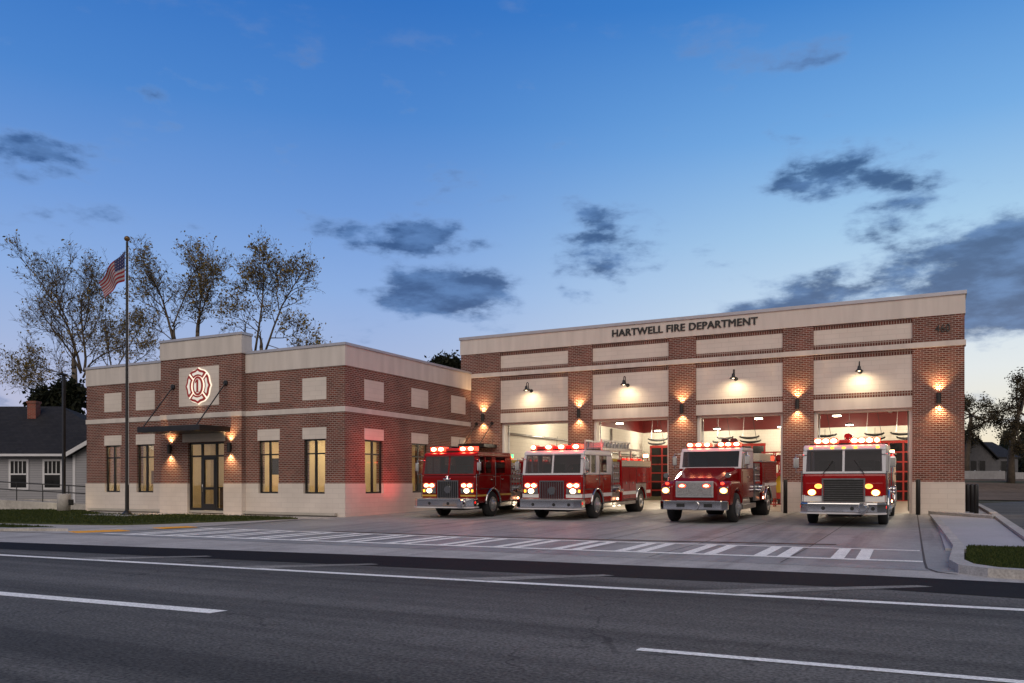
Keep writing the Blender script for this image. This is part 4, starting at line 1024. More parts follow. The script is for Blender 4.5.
        b = MB(); b.cyl((s * (hw - .05), CL + .35, .40), (s * (hw - .05), CL + .35, .43), .05, seg=8); b.cyl((s * (hw - .05), CL + 1.0, .40), (s * (hw - .05), CL + 1.0, .43), .05, seg=8); b.build('step_lamp', M_STEPL, body)
        b = MB(); b.box(s * (hw + .005), s * (hw + .03), CL + .55, CL + .68, .66, .74); b.build('side_marker', M_CORE if s > 0 else M_LENS, body)
        b = MB(); b.cyl((s * (hw - .15), L - .25, 2.46), (s * (hw - .15), L - .25, 2.60), .11, seg=12); b.build('rear_beacon', M_CORE if o.get('rb') else M_LENS, body)
    if o.get('ladder'):
        b = MB(); ya, yb = CL - .4, L - .5
        for xx, zz in ((.25, 2.72), (.95, 2.72)):
            b.bar((xx, ya, zz), (xx, yb, zz + .05), .07, .09); b.bar((xx, ya, zz + .36), (xx, yb - 1.6, zz + .34), .06, .07)
            n = 16
            for k in range(n):
                p = lerp(ya, yb - 1.7, k / n); q = lerp(ya, yb - 1.7, (k + 1) / n)
                b.bar((xx, p, zz), (xx, q if k % 2 else p, zz + .36), .045, .045); b.bar((xx, p if k % 2 else q, zz), (xx, q, zz + .36), .02, .02)
        for k in range(18): yy = lerp(ya + .1, yb - .1, k / 17); b.cyl((.25, yy, 2.76), (.95, yy, 2.76), .018, seg=5)
        lad = part(b, 'ladder', M_ALU, t)
        b = MB()
        for yy in (ya + .5, yb - 1.2):
            for xx in (.35, .85): b.box(xx - .03, xx + .03, yy, yy + .06, 2.3, 2.72)
        b.build('ladder_bracket', M_ALU, lad)
        b = MB(); b.box(.3, .9, ya + .3, ya + .95, 2.80, 3.0); b.box(.3, .9, ya + 2.0, ya + 3.4, 2.80, 2.97); b.build('ladder_tray', M_TREAD, lad)
        b = MB(); b.cyl((-.75, CL + 1.3, 2.48), (-.75, L - .6, 2.48), .09, seg=8); b.cyl((-.5, CL + 1.3, 2.48), (-.5, L - .6, 2.48), .09, seg=8); part(b, 'suction_hose', M_RUBBER, t)
    b = MB(); b.box(-.95, .95, y0 + .1, L - .3, 2.3, 2.36); part(b, 'hose_bed', M_HOSE, t)
    # roof light bar
    zb = 2.625
    b = MB(); b.box(-1.06, 1.06, .34, .66, zb, zb + .05); lb = part(b, 'light_bar', M_BLACK, t, .01)
    for x, w, hot in o['bar']:
        b = MB(); b.box(x - w, x + w, .32, .68, zb + .052, zb + (.225 if hot else .17)); b.build('red_lens', M_HALOR if hot else M_LENSOFF, lb, .02)
        if hot: b = MB(); lamp_unit(b, x, .318, zb + .135, min(w * .9, .115), .072, 0); b.build('beacon', M_CORE, lb)
    for s in (-1, 1):
        b = MB(); b.cyl((s * .8, 2.2, 2.63), (s * .8, 2.35, 3.25), .008, seg=4); part(b, 'antenna', M_BLACK, t)
        b = MB(); b.cyl((s * .55, .75, 2.72), (s * .55, 1.25, 2.72), .06, .03, seg=10); b.box(s * .55 - .03, s * .55 + .03, .95, 1.0, 2.62, 2.70); part(b, 'air_horn', M_CHROME, t)
    if o.get('markers'):
        for x in (-1.0, -.35, 0, .35, 1.0):
            b = MB(); b.box(x - .05, x + .05, .14, .2, 2.50, 2.56); b.build('roof_marker', M_AMBER, lb)
    if o.get('mono'):
        b = MB(); b.lathe([(.16, 0), (.17, .1), (.12, .16), (.14, .30), (.05, .38), (.01, .4)], (.05, 1.3, 2.64), 'z', 12); b.cyl((.05, 1.1, 2.86), (.05, .7, 2.92), .07, .09, seg=10); part(b, 'deck_gun', M_DKRED, t)
    if o.get('green'):
        b = MB(); b.box(hw - .02, hw + .03, CL + .08, CL + .16, 2.42, 2.58); part(b, 'green_marker', M_GREEN, t)
    if o.get('crest'):
        b = MB(); b.lathe([(.11, 0), (.12, .04), (.06, .08), (.07, .15), (.02, .19)], (0, -.07, 1.52), 'z', 12); b.cyl((-.17, -.09, 1.56), (.17, -.09, 1.56), .03, seg=8); part(b, 'bell', M_CHROME, t)
    for x, w in o['glow']:
        glow(t, x, .20, zb + .34, w)
    if o.get('spill'):
        lamp('SPOT', (-hw - .1, .3, 2.74), o['spill'] * 24, (1, .02, .008), .05, target=(-hw - 3, 1.0, 2.05), spot=100, blend=1, parent=t, name='beacon_beam')
        lamp('SPOT', (-hw - .1, .2, 1.28), o['spill'] * 30, (1, .03, .02), .04, target=(-hw - 3, 2.0, 1.30), spot=30, blend=1, parent=t, name='beacon_beam')
    glow(t, hw + .35, CL + .8, .5, 3, (1, .8, .55), .06)
    return t
H_ = True
custom_engine(-17.12, 27.75, 'dark red fire engine with red cab roof, leftmost, parked beside the office wing', M_DKRED, M_DKRED, M_HEADW,
    dict(bar=[(-.86, .17, 1), (-.52, .14, 1), (-.15, .16, 0), (.15, .16, 0), (.50, .17, 1), (.86, .17, 1)], spill=9, glow=[(-.7, 26), (.7, 34)], grille=(.44, .66, 1.46), gbars='v', stripe=(.86, .93), stripe_mat=M_GOLD, bumper=1.36, siren=.92, green=1, crest=1, yaw=1, rail=M_DKRED, locker=M_DKRED))
custom_engine(-12.66, 27.95, 'red fire engine with white cab roof and aluminium ladder on top', M_RED, M_TWHITE, M_HEADW,
    dict(bar=[(-.92, .10, 1), (-.62, .18, 0), (-.28, .13, 1), (0, .13, 0), (.24, .13, 1), (.52, .13, 0), (.84, .18, 1)], glow=[(-.1, 20), (.75, 36)], grille=(.46, .60, 1.44), gbars='v', stripe=(.84, .98), stripe_mat=M_STRIPE, bumper=1.32, ladder=1, L=8.4, rb=1, rail=M_HOSE, yaw=.5))
custom_engine(-2.47, 28.05, 'white-roofed red pumper with dark grille, rightmost, beside the corner pier', M_RED, M_TWHITE, M_HEADY,
    dict(bar=[(-.80, .11, 1), (-.56, .11, 1), (-.32, .11, 1), (0, .16, 0), (.30, .11, 1), (.52, .11, 1), (.75, .11, 1), (.97, .08, 1)], glow=[(-.6, 15), (.6, 18)], grille=(.60, .64, 1.50), gbars='h', badge=False, stripe=(.80, 1.0), stripe_mat=M_STRIPE, bumper=1.26, siren=.62, markers=1, wiper=1, mono=1, hot=False, L=8.0, rb=1))

def bonnet_truck(X, Yf, label):
    t = tag(empty('fire_truck', (X, Yf, gz(Yf + 1.2) - .016 * 1.2), R_(-1.5), .0135), label, 'fire truck', 'fire engines parked on the apron')
    low, up = M_DKRED, M_TWHITE
    AX_, WB = 1.12, 5.1
    # bonnet
    def sec(y, w, zt, zb_): return [(-w, y, zb_), (-w, y, zt - .16), (-w + .05, y, zt - .06), (-w + .18, y, zt), (w - .18, y, zt), (w - .05, y, zt - .06), (w, y, zt - .16), (w, y, zb_)]
    S_ = [sec(.0, .78, 1.46, .80), sec(.16, .82, 1.57, .80), sec(1.0, .92, 1.76, .80), sec(1.95, 1.06, 1.94, .80)]
    vs = [p for s_ in S_ for p in s_]; n = 8
    fs = [(i * n + k, i * n + k + 1, (i + 1) * n + k + 1, (i + 1) * n + k) for i in range(3) for k in range(n - 1)] + [tuple(range(8)), tuple(range(24, 32))]
    b = MB(); b.add(vs, fs); part(b, 'bonnet', low, t, .05, seg=3)
    for s in (-1, 1):
        pf = [(-.02, .82), (.02, 1.34), (.3, 1.46), (1.5, 1.46), (2.0, 1.30), (2.0, .62), (AX_ + .64, .62)] + arch(AX_, .52, .62, .62)[1:-1] + [(AX_ - .64, .62), (.05, .62)]
        b = MB(); b.prism(pf, 'x', s * .74, s * 1.20); f = part(b, 'fender', low, t, .09, seg=3)
        b = MB(); b.box(s * .86, s * 1.16, -.05, .02, 1.02, 1.26); h = b.build('headlamp_housing', M_CHROME, f, .02)
        b = MB(); lamp_unit(b, s * 1.01, -.052, 1.14, .135, .10, 0, .012); b.build('headlight', M_HALOA, h)
        b = MB(); lamp_unit(b, s * 1.01, -.066, 1.14, .095, .075, 0, .012); b.build('headlight_bulb', M_HEADY, h)
        b = MB(); lamp_unit(b, s * .96, .0, 1.38, .06, .05, 0, .04); b.build('warning_light', M_HALOR, f)
        b = MB(); b.tube([(s * .98, .35, 1.45), (s * 1.02, .3, 1.62), (s * 1.08, .28, 1.64)], .02, 5); b.cyl((s * 1.08, .2, 1.66), (s * 1.08, .34, 1.66), .09, seg=12); b.build('fender_mirror', M_CHROME, f)
        wheel(t, s, AX_, xo=1.20)
        wheel(t, s, AX_ + WB, rear=True, xo=1.22)
    b = MB(); b.box(-.66, .66, -.045, .0, .90, 1.46); gr = part(b, 'grille', M_ALU, t, .02)
    b = MB(); b.box(-.60, .60, -.052, -.046, .96, 1.40); b.build('mesh', M_TREAD, gr)
    for s in (-1, 1):
        b = MB(); lamp_unit(b, s * .42, -.053, 1.30, .13, .065, 0, .02); wl = b.build('warning_light', M_HALOR, gr)
        b = MB(); lamp_unit(b, s * .42, -.074, 1.30, .08, .035, 0, .01); b.build('warning_bulb', M_CORE, gr)
    pl = [(-1.17, .0), (-1.17, -.16), (-1.0, -.32), (1.0, -.32), (1.17, -.16), (1.17, .0)]
    b = MB(); b.prism(pl, 'z', .48, .80); bp = part(b, 'bumper', M_CHROME, t, .03)
    b = MB(); b.cyl((.1, -.40, .63), (.1, -.31, .63), .15, .16, seg=18); b.cyl((.1, -.42, .63), (.1, -.40, .63), .08, seg=12); b.build('siren', M_CHROME, bp)
    for x in (-.40, .55): b = MB(); b.box(x - .14, x + .14, -.335, -.319, .58, .70); b.build('bumper_vent', M_DARK, bp)
    # cab
    c0, c1 = 1.95, 3.95; hw = 1.14
    b = MB(); b.box(-hw, hw, c0, c1, .80, 1.90); part(b, 'cab', low, t, .04)
    wy = lambda z: lerp(c0, c0 + .22, (z - 1.902) / .658)
    uh = hw - .01
    b = MB(); b.prism([(wy(2.52), 2.52), (c0 + .26, 2.60), (c0 + .36, 2.65), (c1 - .06, 2.67), (c1, 2.6), (c1, 2.52)], 'x', -uh, uh); roof = part(b, 'cab_roof', up, t, .05)
    b = MB(); b.box(-uh, uh, c1 - .05, c1, 1.902, 2.52); b.build('rear_panel', low, roof)
    b = MB(); b.prism([(wy(1.902), 1.902), (wy(1.96), 1.96), (c0 + .12, 1.96), (c0 + .12, 1.902)], 'x', -uh, uh); b.build('screen_sill', up, roof)
    for s in (-1, 1):
        b = MB(); b.prism([(wy(1.96), 1.96), (wy(2.52), 2.52), (wy(2.52) + .09, 2.52), (wy(1.96) + .09, 1.96)], 'x', s * (uh - .10), s * uh); b.build('screen_pillar', up, roof)
        b = MB(); b.box(s * (uh - .05), s * uh, c0 + 1.1, c1 - .051, 1.903, 2.52); b.build('pillar', up, roof)
        b = MB(); b.box(s * .38, s * .86, c0 + 1.0, c0 + 1.16, 1.904, 2.38); b.build('seat', M_SEAT, t, .04)
    b = MB(); b.box(-1.0, 1.0, c0 + .16, c0 + .4, 1.904, 1.99); part(b, 'dashboard', M_SEAT, t, .03)
    b = MB(); b.tube([(.58 + .2 * math.cos(a), c0 + .52 + .08 * math.sin(a), 2.06 + .18 * math.sin(a)) for a in [k * math.pi / 8 for k in range(17)]], .018, 6); part(b, 'steering_wheel', M_SEAT, t)
    b = MB(); q = [(-1.03, 1.95), (1.03, 1.95), (1.03, 2.53), (-1.03, 2.53)]
    b.add([(x, wy(z) - .005, z) for x, z in q], [(0, 1, 2, 3)]); part(b, 'windscreen', M_TGLASS, t)
    for s in (-1, 1):
        b = MB(); xg = s * (hw - .03); b.poly([(xg, c0 + .15, 1.91), (xg, c0 + .32, 2.52), (xg, c0 + 1.1, 2.52), (xg, c0 + 1.1, 1.91)]); part(b, 'side_window', M_TGLASS, t)
        b = MB(); b.bar((s * (uh - .02), c0 + .46, 1.91), (s * (uh - .02), c0 + .46, 2.52), .05, .05); b.build('vent_post', up, roof)
        b = MB(); b.box(s * (hw - .01), s * (hw + .012), c0 + .18, c0 + 1.25, .88, 1.80); d = part(b, 'door', low, t, .012)
        b = MB(); b.box(s * (hw + .012), s * (hw + .05), c0 + 1.0, c0 + 1.16, 1.56, 1.60); b.build('handle', M_CHROME, d)
        b = MB(); b.box(s * .75, s * 1.18, c0 + .1, c1 + .2, .42, .60); part(b, 'step', M_TREAD, t, .01)
        b = MB(); b.cyl((s * .85, c0 + .3, .66), (s * .85, c0 + 1.6, .66), .24, seg=16); part(b, 'fuel_tank', M_ALU, t)
        mirror(t, s, 1.12, c0 + .15, 2.12)
    b = MB(); b.box(-.5, .5, -.1, 7.7, .50, .66); b.cyl((-1, AX_, .52), (1, AX_, .52), .1, seg=8); b.cyl((-.9, AX_ + WB, .52), (.9, AX_ + WB, .52), .13, seg=8); b.box(-.9, .9, .1, .6, .46, .8); part(b, 'chassis', M_DARK, t)
    # pump and body
    b = MB(); b.box(-1.1, 1.1, c1 + .06, c1 + 1.05, .66, 2.1); part(b, 'pump_housing', M_DARK, t)
    for s in (-1, 1): pump_panel(t, 1.16, c1 + .08, c1 + 1.03, .66, 2.1, s, 5)
    b = MB(); b.box(-.9, .9, c1 + .15, c1 + .95, 2.1, 2.25); b.cyl((.2, c1 + .4, 2.25), (.2, c1 + .4, 2.6), .07, seg=8); b.cyl((.2, c1 + .4, 2.6), (.2, c1 - .0, 2.75), .06, .08, seg=8); part(b, 'deck_gun', M_CHROME, t)
    y0 = c1 + 1.07; RY = AX_ + WB; L = 7.9; bw = 1.22
    b = MB(); b.prism([(y0, .66), (y0, 2.15), (L, 2.15), (L, .66)] + arch(RY, .52, .66, .66), 'x', -bw, bw); body = part(b, 'body', low, t, .03)
    for s in (-1, 1):
        b = MB(); b.box(s * (bw - .01), s * (bw + .014), y0 + .05, RY - .72, .72, 1.95); b.build('locker_door', M_DKRED, body, .012)
        b = MB(); b.box(s * (bw - .01), s * (bw + .014), RY - .66, L - .06, 1.36, 1.95); b.build('locker_door', M_DKRED, body, .012)
        b = MB(); b.tube([(s * (bw + .015), y, z) for y, z in arch(RY, .52, .67, .6, 14)], .045, 6); b.build('wheel_arch_trim', M_CHROME, body)
        b = MB(); b.box(s * (bw - .02), s * (bw + .019), y0 + .02, RY - .73, 1.10, 1.22); b.box(s * (bw - .02), s * (bw + .019), RY - .62, L - .03, 1.20, 1.32); b.build('stripe', M_STRIPE, body)
        b = MB(); b.box(s * (bw - .10), s * (bw + .02), y0 + .02, L - .02, 2.16, 2.22); b.build('top_rail', M_ALU, body)
        b = MB(); b.box(s * (bw + .005), s * (bw + .03), y0 + .1, y0 + .24, .72, .80); b.build('side_marker', M_CORE if s > 0 else M_LENS, body)
        b = MB(); b.cyl((s * (bw - .15), L - .25, 2.22), (s * (bw - .15), L - .25, 2.42), .11, seg=12); b.build('rear_beacon', M_HALOR, body)
        b = MB(); b.box(s * .5, s * 1.1, y0 + .2, L - .4, 2.16, 2.50); b.build('equipment_box', M_HOSE, body, .03)
    zb = 2.66
    b = MB(); b.box(-1.0, 1.0, c0 + .5, c0 + .8, zb, zb + .05); lb = part(b, 'light_bar', M_BLACK, t)
    for x in (-.86, -.54, -.22, .30, .56, .86):
        b = MB(); b.box(x - .12, x + .12, c0 + .48, c0 + .82, zb + .052, zb + .19); b.build('red_lens', M_HALOR, lb, .02)
        b = MB(); lamp_unit(b, x, c0 + .478, zb + .125, .10, .062, 0); b.build('beacon', M_CORE, lb)
    b = MB()
    for x in (.3, .62): b.cyl((x, c0 + 1.1, zb + .02), (x, c0 + 1.1, zb + .12), .05, seg=8); b.cyl((x, c0 + 1.0, zb + .24), (x, c0 + 1.2, zb + .24), .13, seg=14)
    part(b, 'work_light', M_DARK, t)
    glow(t, -.4, c0 + .1, zb + .2, 9); glow(t, .5, c0 + .1, zb + .2, 9); glow(t, -1.5, 1.0, 1.3, 2)
    return t
bonnet_truck(-7.2, 27.75, 'dark red bonneted fire truck with white cab roof and pale square grille')
# ------------------------------------------------------------------ flagpole and flag
fp = tag(empty('flagpole', (-31.30, 23.98, gz(23.98) + .06)), 'tall dark flagpole with dull gold ball on the lawn before the entrance', 'flagpole')
b = MB(); b.cyl((0, 0, 0), (0, 0, 11.95), .085, .05, seg=14); b.build('pole', M_BRONZE, fp)
b = MB(); b.lathe([(.24, 0), (.22, .05), (.13, .12), (.105, .18)], (0, 0, 0), 'z', 16); b.build('base', M_BRONZE, fp)
b = MB(); b.lathe([(.03, 0), (.03, .04), (.10, .09), (.13, .16), (.10, .24), (.02, .285)], (0, 0, 11.93), 'z', 14); b.build('finial', M_FIN, fp)
b = MB(); b.cyl((.09, 0, 1.3), (.08, 0, 11.7), .008, seg=4); b.build('halyard', M_STRIPE, fp)
F_R = mat('flag_red', (.22, .014, .020), .9, var=.05); F_W = mat('flag_white', (.30, .29, .33), .9, var=.05); F_B = mat('flag_blue', (.018, .022, .09), .9, var=.05)
def make_flag():
    nu, nv = 52, 26
    o = fp.location + Vector((-.09, 0, 11.55)); r = Vector((RT[0], RT[1], 0)); f = Vector((FW[0], FW[1], 0))
    hoist = 1.30; fly = 1.9
    vs = []
    for j in range(nv + 1):
        v = j / nv
        for i in range(nu + 1):
            u = i / nu
            # limp cloth: falls away from the pole, folded, lower edge swinging in
            x = -(.60 * u * fly) * (1 - .12 * v) - .04; z = -hoist * v * (1 - .42 * u) - .72 * fly * u + .16 * math.sin(u * 3.1)
            x += .20 * v * u
            dpt = .16 * math.sin(u * 9 + v * 2.2) * (u ** .6) + .10 * math.sin(u * 4 - v * 4) * u
            vs.append(o + r * x + f * dpt + Vector((0, 0, z)))
    fs, ms = [], []
    for j in range(nv):
        for i in range(nu):
            a = j * (nu + 1) + i; fs.append((a, a + 1, a + nu + 2, a + nu + 1))
            st = int((j + .5) / nv * 13); u = (i + .5) / nu
            m = 2 if (u < .4 and st < 7) else (0 if st % 2 == 0 else 1)
            if m == 2 and i % 4 == 2 and j % 3 == 1: m = 1
            ms.append(m)
    me = bpy.data.meshes.new('flag'); me.from_pydata([p - o for p in vs], [], fs)
    for m in (F_R, F_W, F_B): me.materials.append(m)
    me.polygons.foreach_set('material_index', ms); me.polygons.foreach_set('use_smooth', [True] * len(fs))
    ob = bpy.data.objects.new('flag', me); col.objects.link(ob); ob.location = o
    tag(ob, 'red, white and blue striped flag hanging limp from the flagpole', 'flag')
make_flag()
# ------------------------------------------------------------------ lamp post by the old house
lp = tag(empty('lamp_post', LD(-22.05, 40.0, -.16)), 'dark lamp post on a round concrete footing beside the old house', 'lamp post')
b = MB(); b.lathe([(.30, 0), (.30, .84), (.27, .88), (.001, .885)], (0, 0, 0), 'z', 20); b.build('footing', M_CONC2, lp)
b = MB(); b.box(-.065, .065, -.065, .065, .88, 6.7); b.build('pole', M_BRONZE, lp, .01)
b = MB(); b.box(-.15, .15, -.30, .12, 6.70, 6.78); b.build('lamp_head', M_BRONZE, lp, .02)
# ------------------------------------------------------------------ access ramp with railing
rp = tag(empty('access_ramp', LD(-24.5, 42.0, -.14), YAW), 'concrete access ramp rising along the front of the old house', 'ramp')
b = MB(); b.prism([(-8, 0), (3, 0), (3, .26), (-8, .86)], 'y', 0, .2); b.prism([(-8, 0), (3, 0), (3, .24), (-8, .84)], 'y', .2, 1.5); b.build('ramp_body', M_CONC2, rp)
rl = tag(empty('railing', LD(-24.5, 42.1, -.14), YAW), 'black metal handrail along the concrete ramp', 'railing')
def rz(x): return .26 + (3 - x) / 11 * .60
b = MB()
for dz in (.92, .55): b.tube([(x, 0, rz(x) + dz) for x in (-8, -4, 0, 3)], .028, 6)
b.build('rail', M_BLACK, rl)
for k in range(9):
    x = -7.9 + k * 1.35
    if x < 3: b = MB(); b.cyl((x, 0, rz(x) - .02), (x, 0, rz(x) + .93), .025, seg=6); b.build('post', M_BLACK, rl)
fl = tag(empty('floodlight', LD(-21.75, 40.0, .30)), 'small black floodlight low on the lamp post footing', 'floodlight')
b = MB(); b.box(-.16, .16, -.10, .10, -.14, .14); b.build('housing', M_BLACK, fl, .02)
b = MB(); b.box(-.12, .12, .101, .108, -.10, .10); b.build('lens', M_BULB, fl)
lamp('SPOT', LD(-23.0, 41.3, .25), 16, (1, .88, .62), .05, target=LD(-24.6, 42.0, .1), spot=120, blend=1, name='floodlight_beam', parent=None)
# ------------------------------------------------------------------ old white house
hs = tag(empty('clapboard_house', LD(-28, 45, -.14), YAW), 'old white clapboard house with dark shingle roof and red chimney', 'house')
b = MB(); b.box(-9, 7, 0, 9, 0, 3.05); b.build('wall', M_CLAP, hs)
b = MB(); b.box(-9.03, 7.03, -.03, 9.03, 0, .5); b.build('foundation', M_CONC2, hs)
def slab(pts, th=.12):
    n = len(pts); b = MB(); lo = [(x, y, z - th) for x, y, z in pts]
    b.add(list(pts) + lo, [tuple(range(n)), tuple(range(n, 2 * n))[::-1]] + [(i, (i + 1) % n, n + (i + 1) % n, n + i) for i in range(n)]); return b
rd = 4.5; rzt = 6.05
b = slab([(-9.5, -.5, 3.0), (7.5, -.5, 3.0), (.6, rd, rzt), (-9.5, rd, rzt)]); 
b2 = slab([(7.5, 9.5, 3.0), (-9.5, 9.5, 3.0), (-9.5, rd, rzt), (.6, rd, rzt)]); b.add(b2.v, b2.f)
b2 = slab([(7.5, -.5, 3.0), (7.5, 9.5, 3.0), (.6, rd, rzt)]); b.add(b2.v, b2.f)
rf = b.build('roof', M_SHING, hs)
b = MB(); b.box(-.68, -.18, 3.1, 3.6, 4.6, 6.12); b.box(-.72, -.14, 3.06, 3.65, 6.12, 6.25); b.build('chimney', M_CHIM, rf)
b = MB(); b.box(-9.5, 7.5, -.53, -.505, 2.86, 2.99); b.build('eave_board', M_TRIM, hs)
# wing with its gable to the front
b = MB(); b.box(4.6, 9.4, -1.6, -.001, 0, 2.95); b.prism([(4.6, 2.95), (9.4, 2.95), (7.0, 4.3)], 'y', -1.6, -1.45); b.build('wing', M_CLAP, hs)
b = slab([(4.3, -2.0, 2.86), (7.0, -2.0, 4.42), (7.0, 3.2, 4.42), (4.3, 1.2, 2.86)]); b2 = slab([(9.8, -2.0, 2.86), (7.0, -2.0, 4.42), (7.0, 3.2, 4.42), (9.8, 1.2, 2.86)]); b.add(b2.v, b2.f); b.build('wing_roof', M_SHING, hs)
b = MB(); b.bar((4.25, -2.03, 2.80), (7.0, -2.03, 4.38), .05, .20); b.bar((9.85, -2.03, 2.80), (7.0, -2.03, 4.38), .05, .20); b.box(4.56, 4.7, -1.63, -1.45, 0, 2.9); b.build('barge_board', M_TRIM, hs)
for x in (-6.2, -3.0, .27, 2.14):
    b = MB(); w = .9
    b.box(x - .1, x + w + .1, -.06, -.002, 1.02, 2.72); f = b.build('window', M_TRIM, hs)
    b = MB(); b.box(x + .02, x + w - .02, -.07, -.061, 1.14, 2.60); b.build('pane', M_DARKPANE, f)
    b = MB(); b.box(x, x + w, -.085, -.071, 1.84, 1.92)
    for k in (1, 2, 3): b.box(x + w * k / 4 - .02, x + w * k / 4 + .02, -.082, -.0712, 1.92, 2.6)
    b.build('muntin', M_TRIM, f)
# ------------------------------------------------------------------ trees
class Tree:
    def __init__(s, seed): s.r = random.Random(seed); s.b = MB(); s.tips = []
    def limb(s, pts, r0, r1, kids=10, klen=3.2, lv=1, start=.2):
        # smooth the given polyline, wander a little, then branch from it
        P = []
        for i in range(len(pts) - 1):
            for k in range(4): P.append(Vector(pts[i]).lerp(Vector(pts[i + 1]), k / 4))
        P.append(Vector(pts[-1]))
        for _ in range(2): P = [P[0]] + [(P[i - 1] + P[i] * 2 + P[i + 1]) / 4 for i in range(1, len(P) - 1)] + [P[-1]]
        P = [p + Vector((s.r.gauss(0, .05), s.r.gauss(0, .05), s.r.gauss(0, .03))) * (i / len(P)) for i, p in enumerate(P)]
        n = len(P); rs = [lerp(r0, r1, (i / (n - 1)) ** .8) for i in range(n)]
        s.b.tube(P, rs, 7 if r0 > .12 else 5)
        for k in range(kids):
            t = lerp(start, 1, (k + s.r.random()) / kids); i = min(n - 2, int(t * (n - 1))); p = P[i].lerp(P[i + 1], s.r.random())
            d = (P[i + 1] - P[i]).normalized()
            s.grow(p, d, klen * lerp(1, .5, t) * s.r.uniform(.7, 1.2), rs[i] * .45 + .008, lv)
        s.grow(P[-1], (P[-1] - P[-2]).normalized(), klen * .6, r1, lv + 1, 15)
    def grow(s, p, d, ln, r, lv, spread=None):
        a = R_(s.r.uniform(28, 62) if spread is None else s.r.uniform(0, spread)); ax = d.orthogonal().normalized(); ax.rotate(Matrix.Rotation(s.r.uniform(0, 6.283), 3, d))
        dd = d.copy(); dd.rotate(Matrix.Rotation(a, 3, ax)); dd = (dd + Vector((0, 0, .18))).normalized()
        n = 5 if lv < 3 else 2; P = [p.copy()]; q = p.copy()
        for i in range(n):
            dd = (dd + Vector((s.r.gauss(0, .17), s.r.gauss(0, .17), s.r.gauss(.05, .14)))).normalized(); q = q + dd * ln / n; P.append(q.copy())
        r = max(r, .009)
        s.b.tube(P, [lerp(r, .006, i / n) for i in range(n + 1)], 4 if lv < 3 else 3)
        if lv < s.depth:
            for k in range(s.kids[lv]):
                t = lerp(.2, 1, (k + s.r.random()) / s.kids[lv]); i = min(n - 1, int(t * n)); pp = P[i].lerp(P[i + 1], s.r.random())
                s.grow(pp, (P[i + 1] - P[i]).normalized(), ln * s.r.uniform(.38, .62), r * .5, lv + 1)
        if lv >= s.depth - 1: s.tips.append((P[-1], lv)); s.tips.append((P[len(P) // 2], lv))
    depth = 4; kids = (0, 5, 4, 3)
def leaves(name, pts, n, spread, size, m, parent, seed, zcut=None):
    r = random.Random(seed); vs, fs = [], []
    for _ in range(n):
        p = r.choice(pts); 
        q = p + Vector((r.gauss(0, spread), r.gauss(0, spread), r.gauss(0, spread)))
        w = size * r.uniform(.5, 1.3); u = Vector((r.gauss(0, 1), r.gauss(0, 1), r.gauss(0, 1))).normalized(); v = u.orthogonal().normalized(); v.rotate(Matrix.Rotation(r.uniform(0, 6.28), 3, u))
        k = len(vs); vs += [q - u * w, q + v * w * .5, q + u * w, q - v * w * .5]; fs.append((k, k + 1, k + 2, k + 3))
    b = MB(); b.add(vs, fs); return b.build(name, m, parent)
def px_tree(name, label, t, limbs, seed, nleaf, lsize, group, m=M_LEAF, kids=12, klen=3.0, leafbias=None, depth=4):
    base = PT(limbs[0][0][0][0], 483, t); base.z = terr(base.x, base.y)
    root = tag(empty(name, base), label, 'tree', group)
    T = Tree(seed); T.depth = depth; rr = random.Random(seed + 7)
    for pts, r0, r1, kd in limbs:
        P = [PT(px, py, t) - base for px, py in pts]; r0 *= .60; r1 *= .7
        drift = rr.uniform(-1.6, 1.6)
        P = [p + Vector((FW[0], FW[1], 0)) * drift * (i / max(1, len(P) - 1)) for i, p in enumerate(P)]
        if r0 > .21: P[0].z = -.2
        T.limb(P, r0, r1, kd if kd is not None else kids, klen)
    T.b.build('trunk', M_BARK, root)
    pts = [p for p, l in T.tips]
    if leafbias: pts = [p for p in pts if rr.random() < leafbias(p)]
    if nleaf and pts: leaves('crown', pts, nleaf, .20, lsize, m, root, seed)
    return root
GR = 'autumn trees behind the office wing'
px_tree('pecan_tree', 'tall nearly bare autumn tree behind the old house roof', 62, [
    ([(79, 490), (82, 425), (81, 371)], .42, .27, 1), ([(81, 373), (70, 352), (49, 327), (40, 316)], .16, .05, 16), ([(81, 371), (77, 352), (68, 322), (56, 305), (42, 280), (26, 261)], .2, .03, 20),
    ([(68, 322), (61, 305), (60, 292), (74, 272)], .11, .03, 10), ([(84, 372), (86, 360), (83, 334), (81, 313), (82, 296), (95, 277)], .2, .03, 20), ([(83, 378), (88, 366), (101, 355), (124, 345), (140, 343)], .14, .04, 8),
    ([(79, 385), (60, 372), (35, 366), (14, 372)], .10, .02, 17), ([(80, 395), (62, 392), (40, 385)], .09, .02, 9), ([(84, 330), (92, 305), (103, 290)], .08, .02, 8)], 11, 2900, .115, GR, leafbias=lambda p: .16 + .6 * smooth01((13.5 - p.z) / 7))
px_tree('autumn_tree', 'autumn tree whose twin trunk rises behind the flag and tower', 65, [
    ([(175, 490), (175, 420), (173, 340)], .36, .24, 0), ([(173, 340), (167, 313), (160, 291), (151, 275), (142, 257)], .19, .03, 18), ([(173, 326), (180, 302), (188, 282), (190, 268)], .12, .03, 12), ([(170, 318), (152, 306), (138, 300)], .08, .02, 8), ([(172, 340), (160, 330), (146, 326)], .08, .02, 7)],
    22, 1700, .12, GR, leafbias=lambda p: .25 + .6 * smooth01((15.5 - p.z) / 6), klen=2.6)
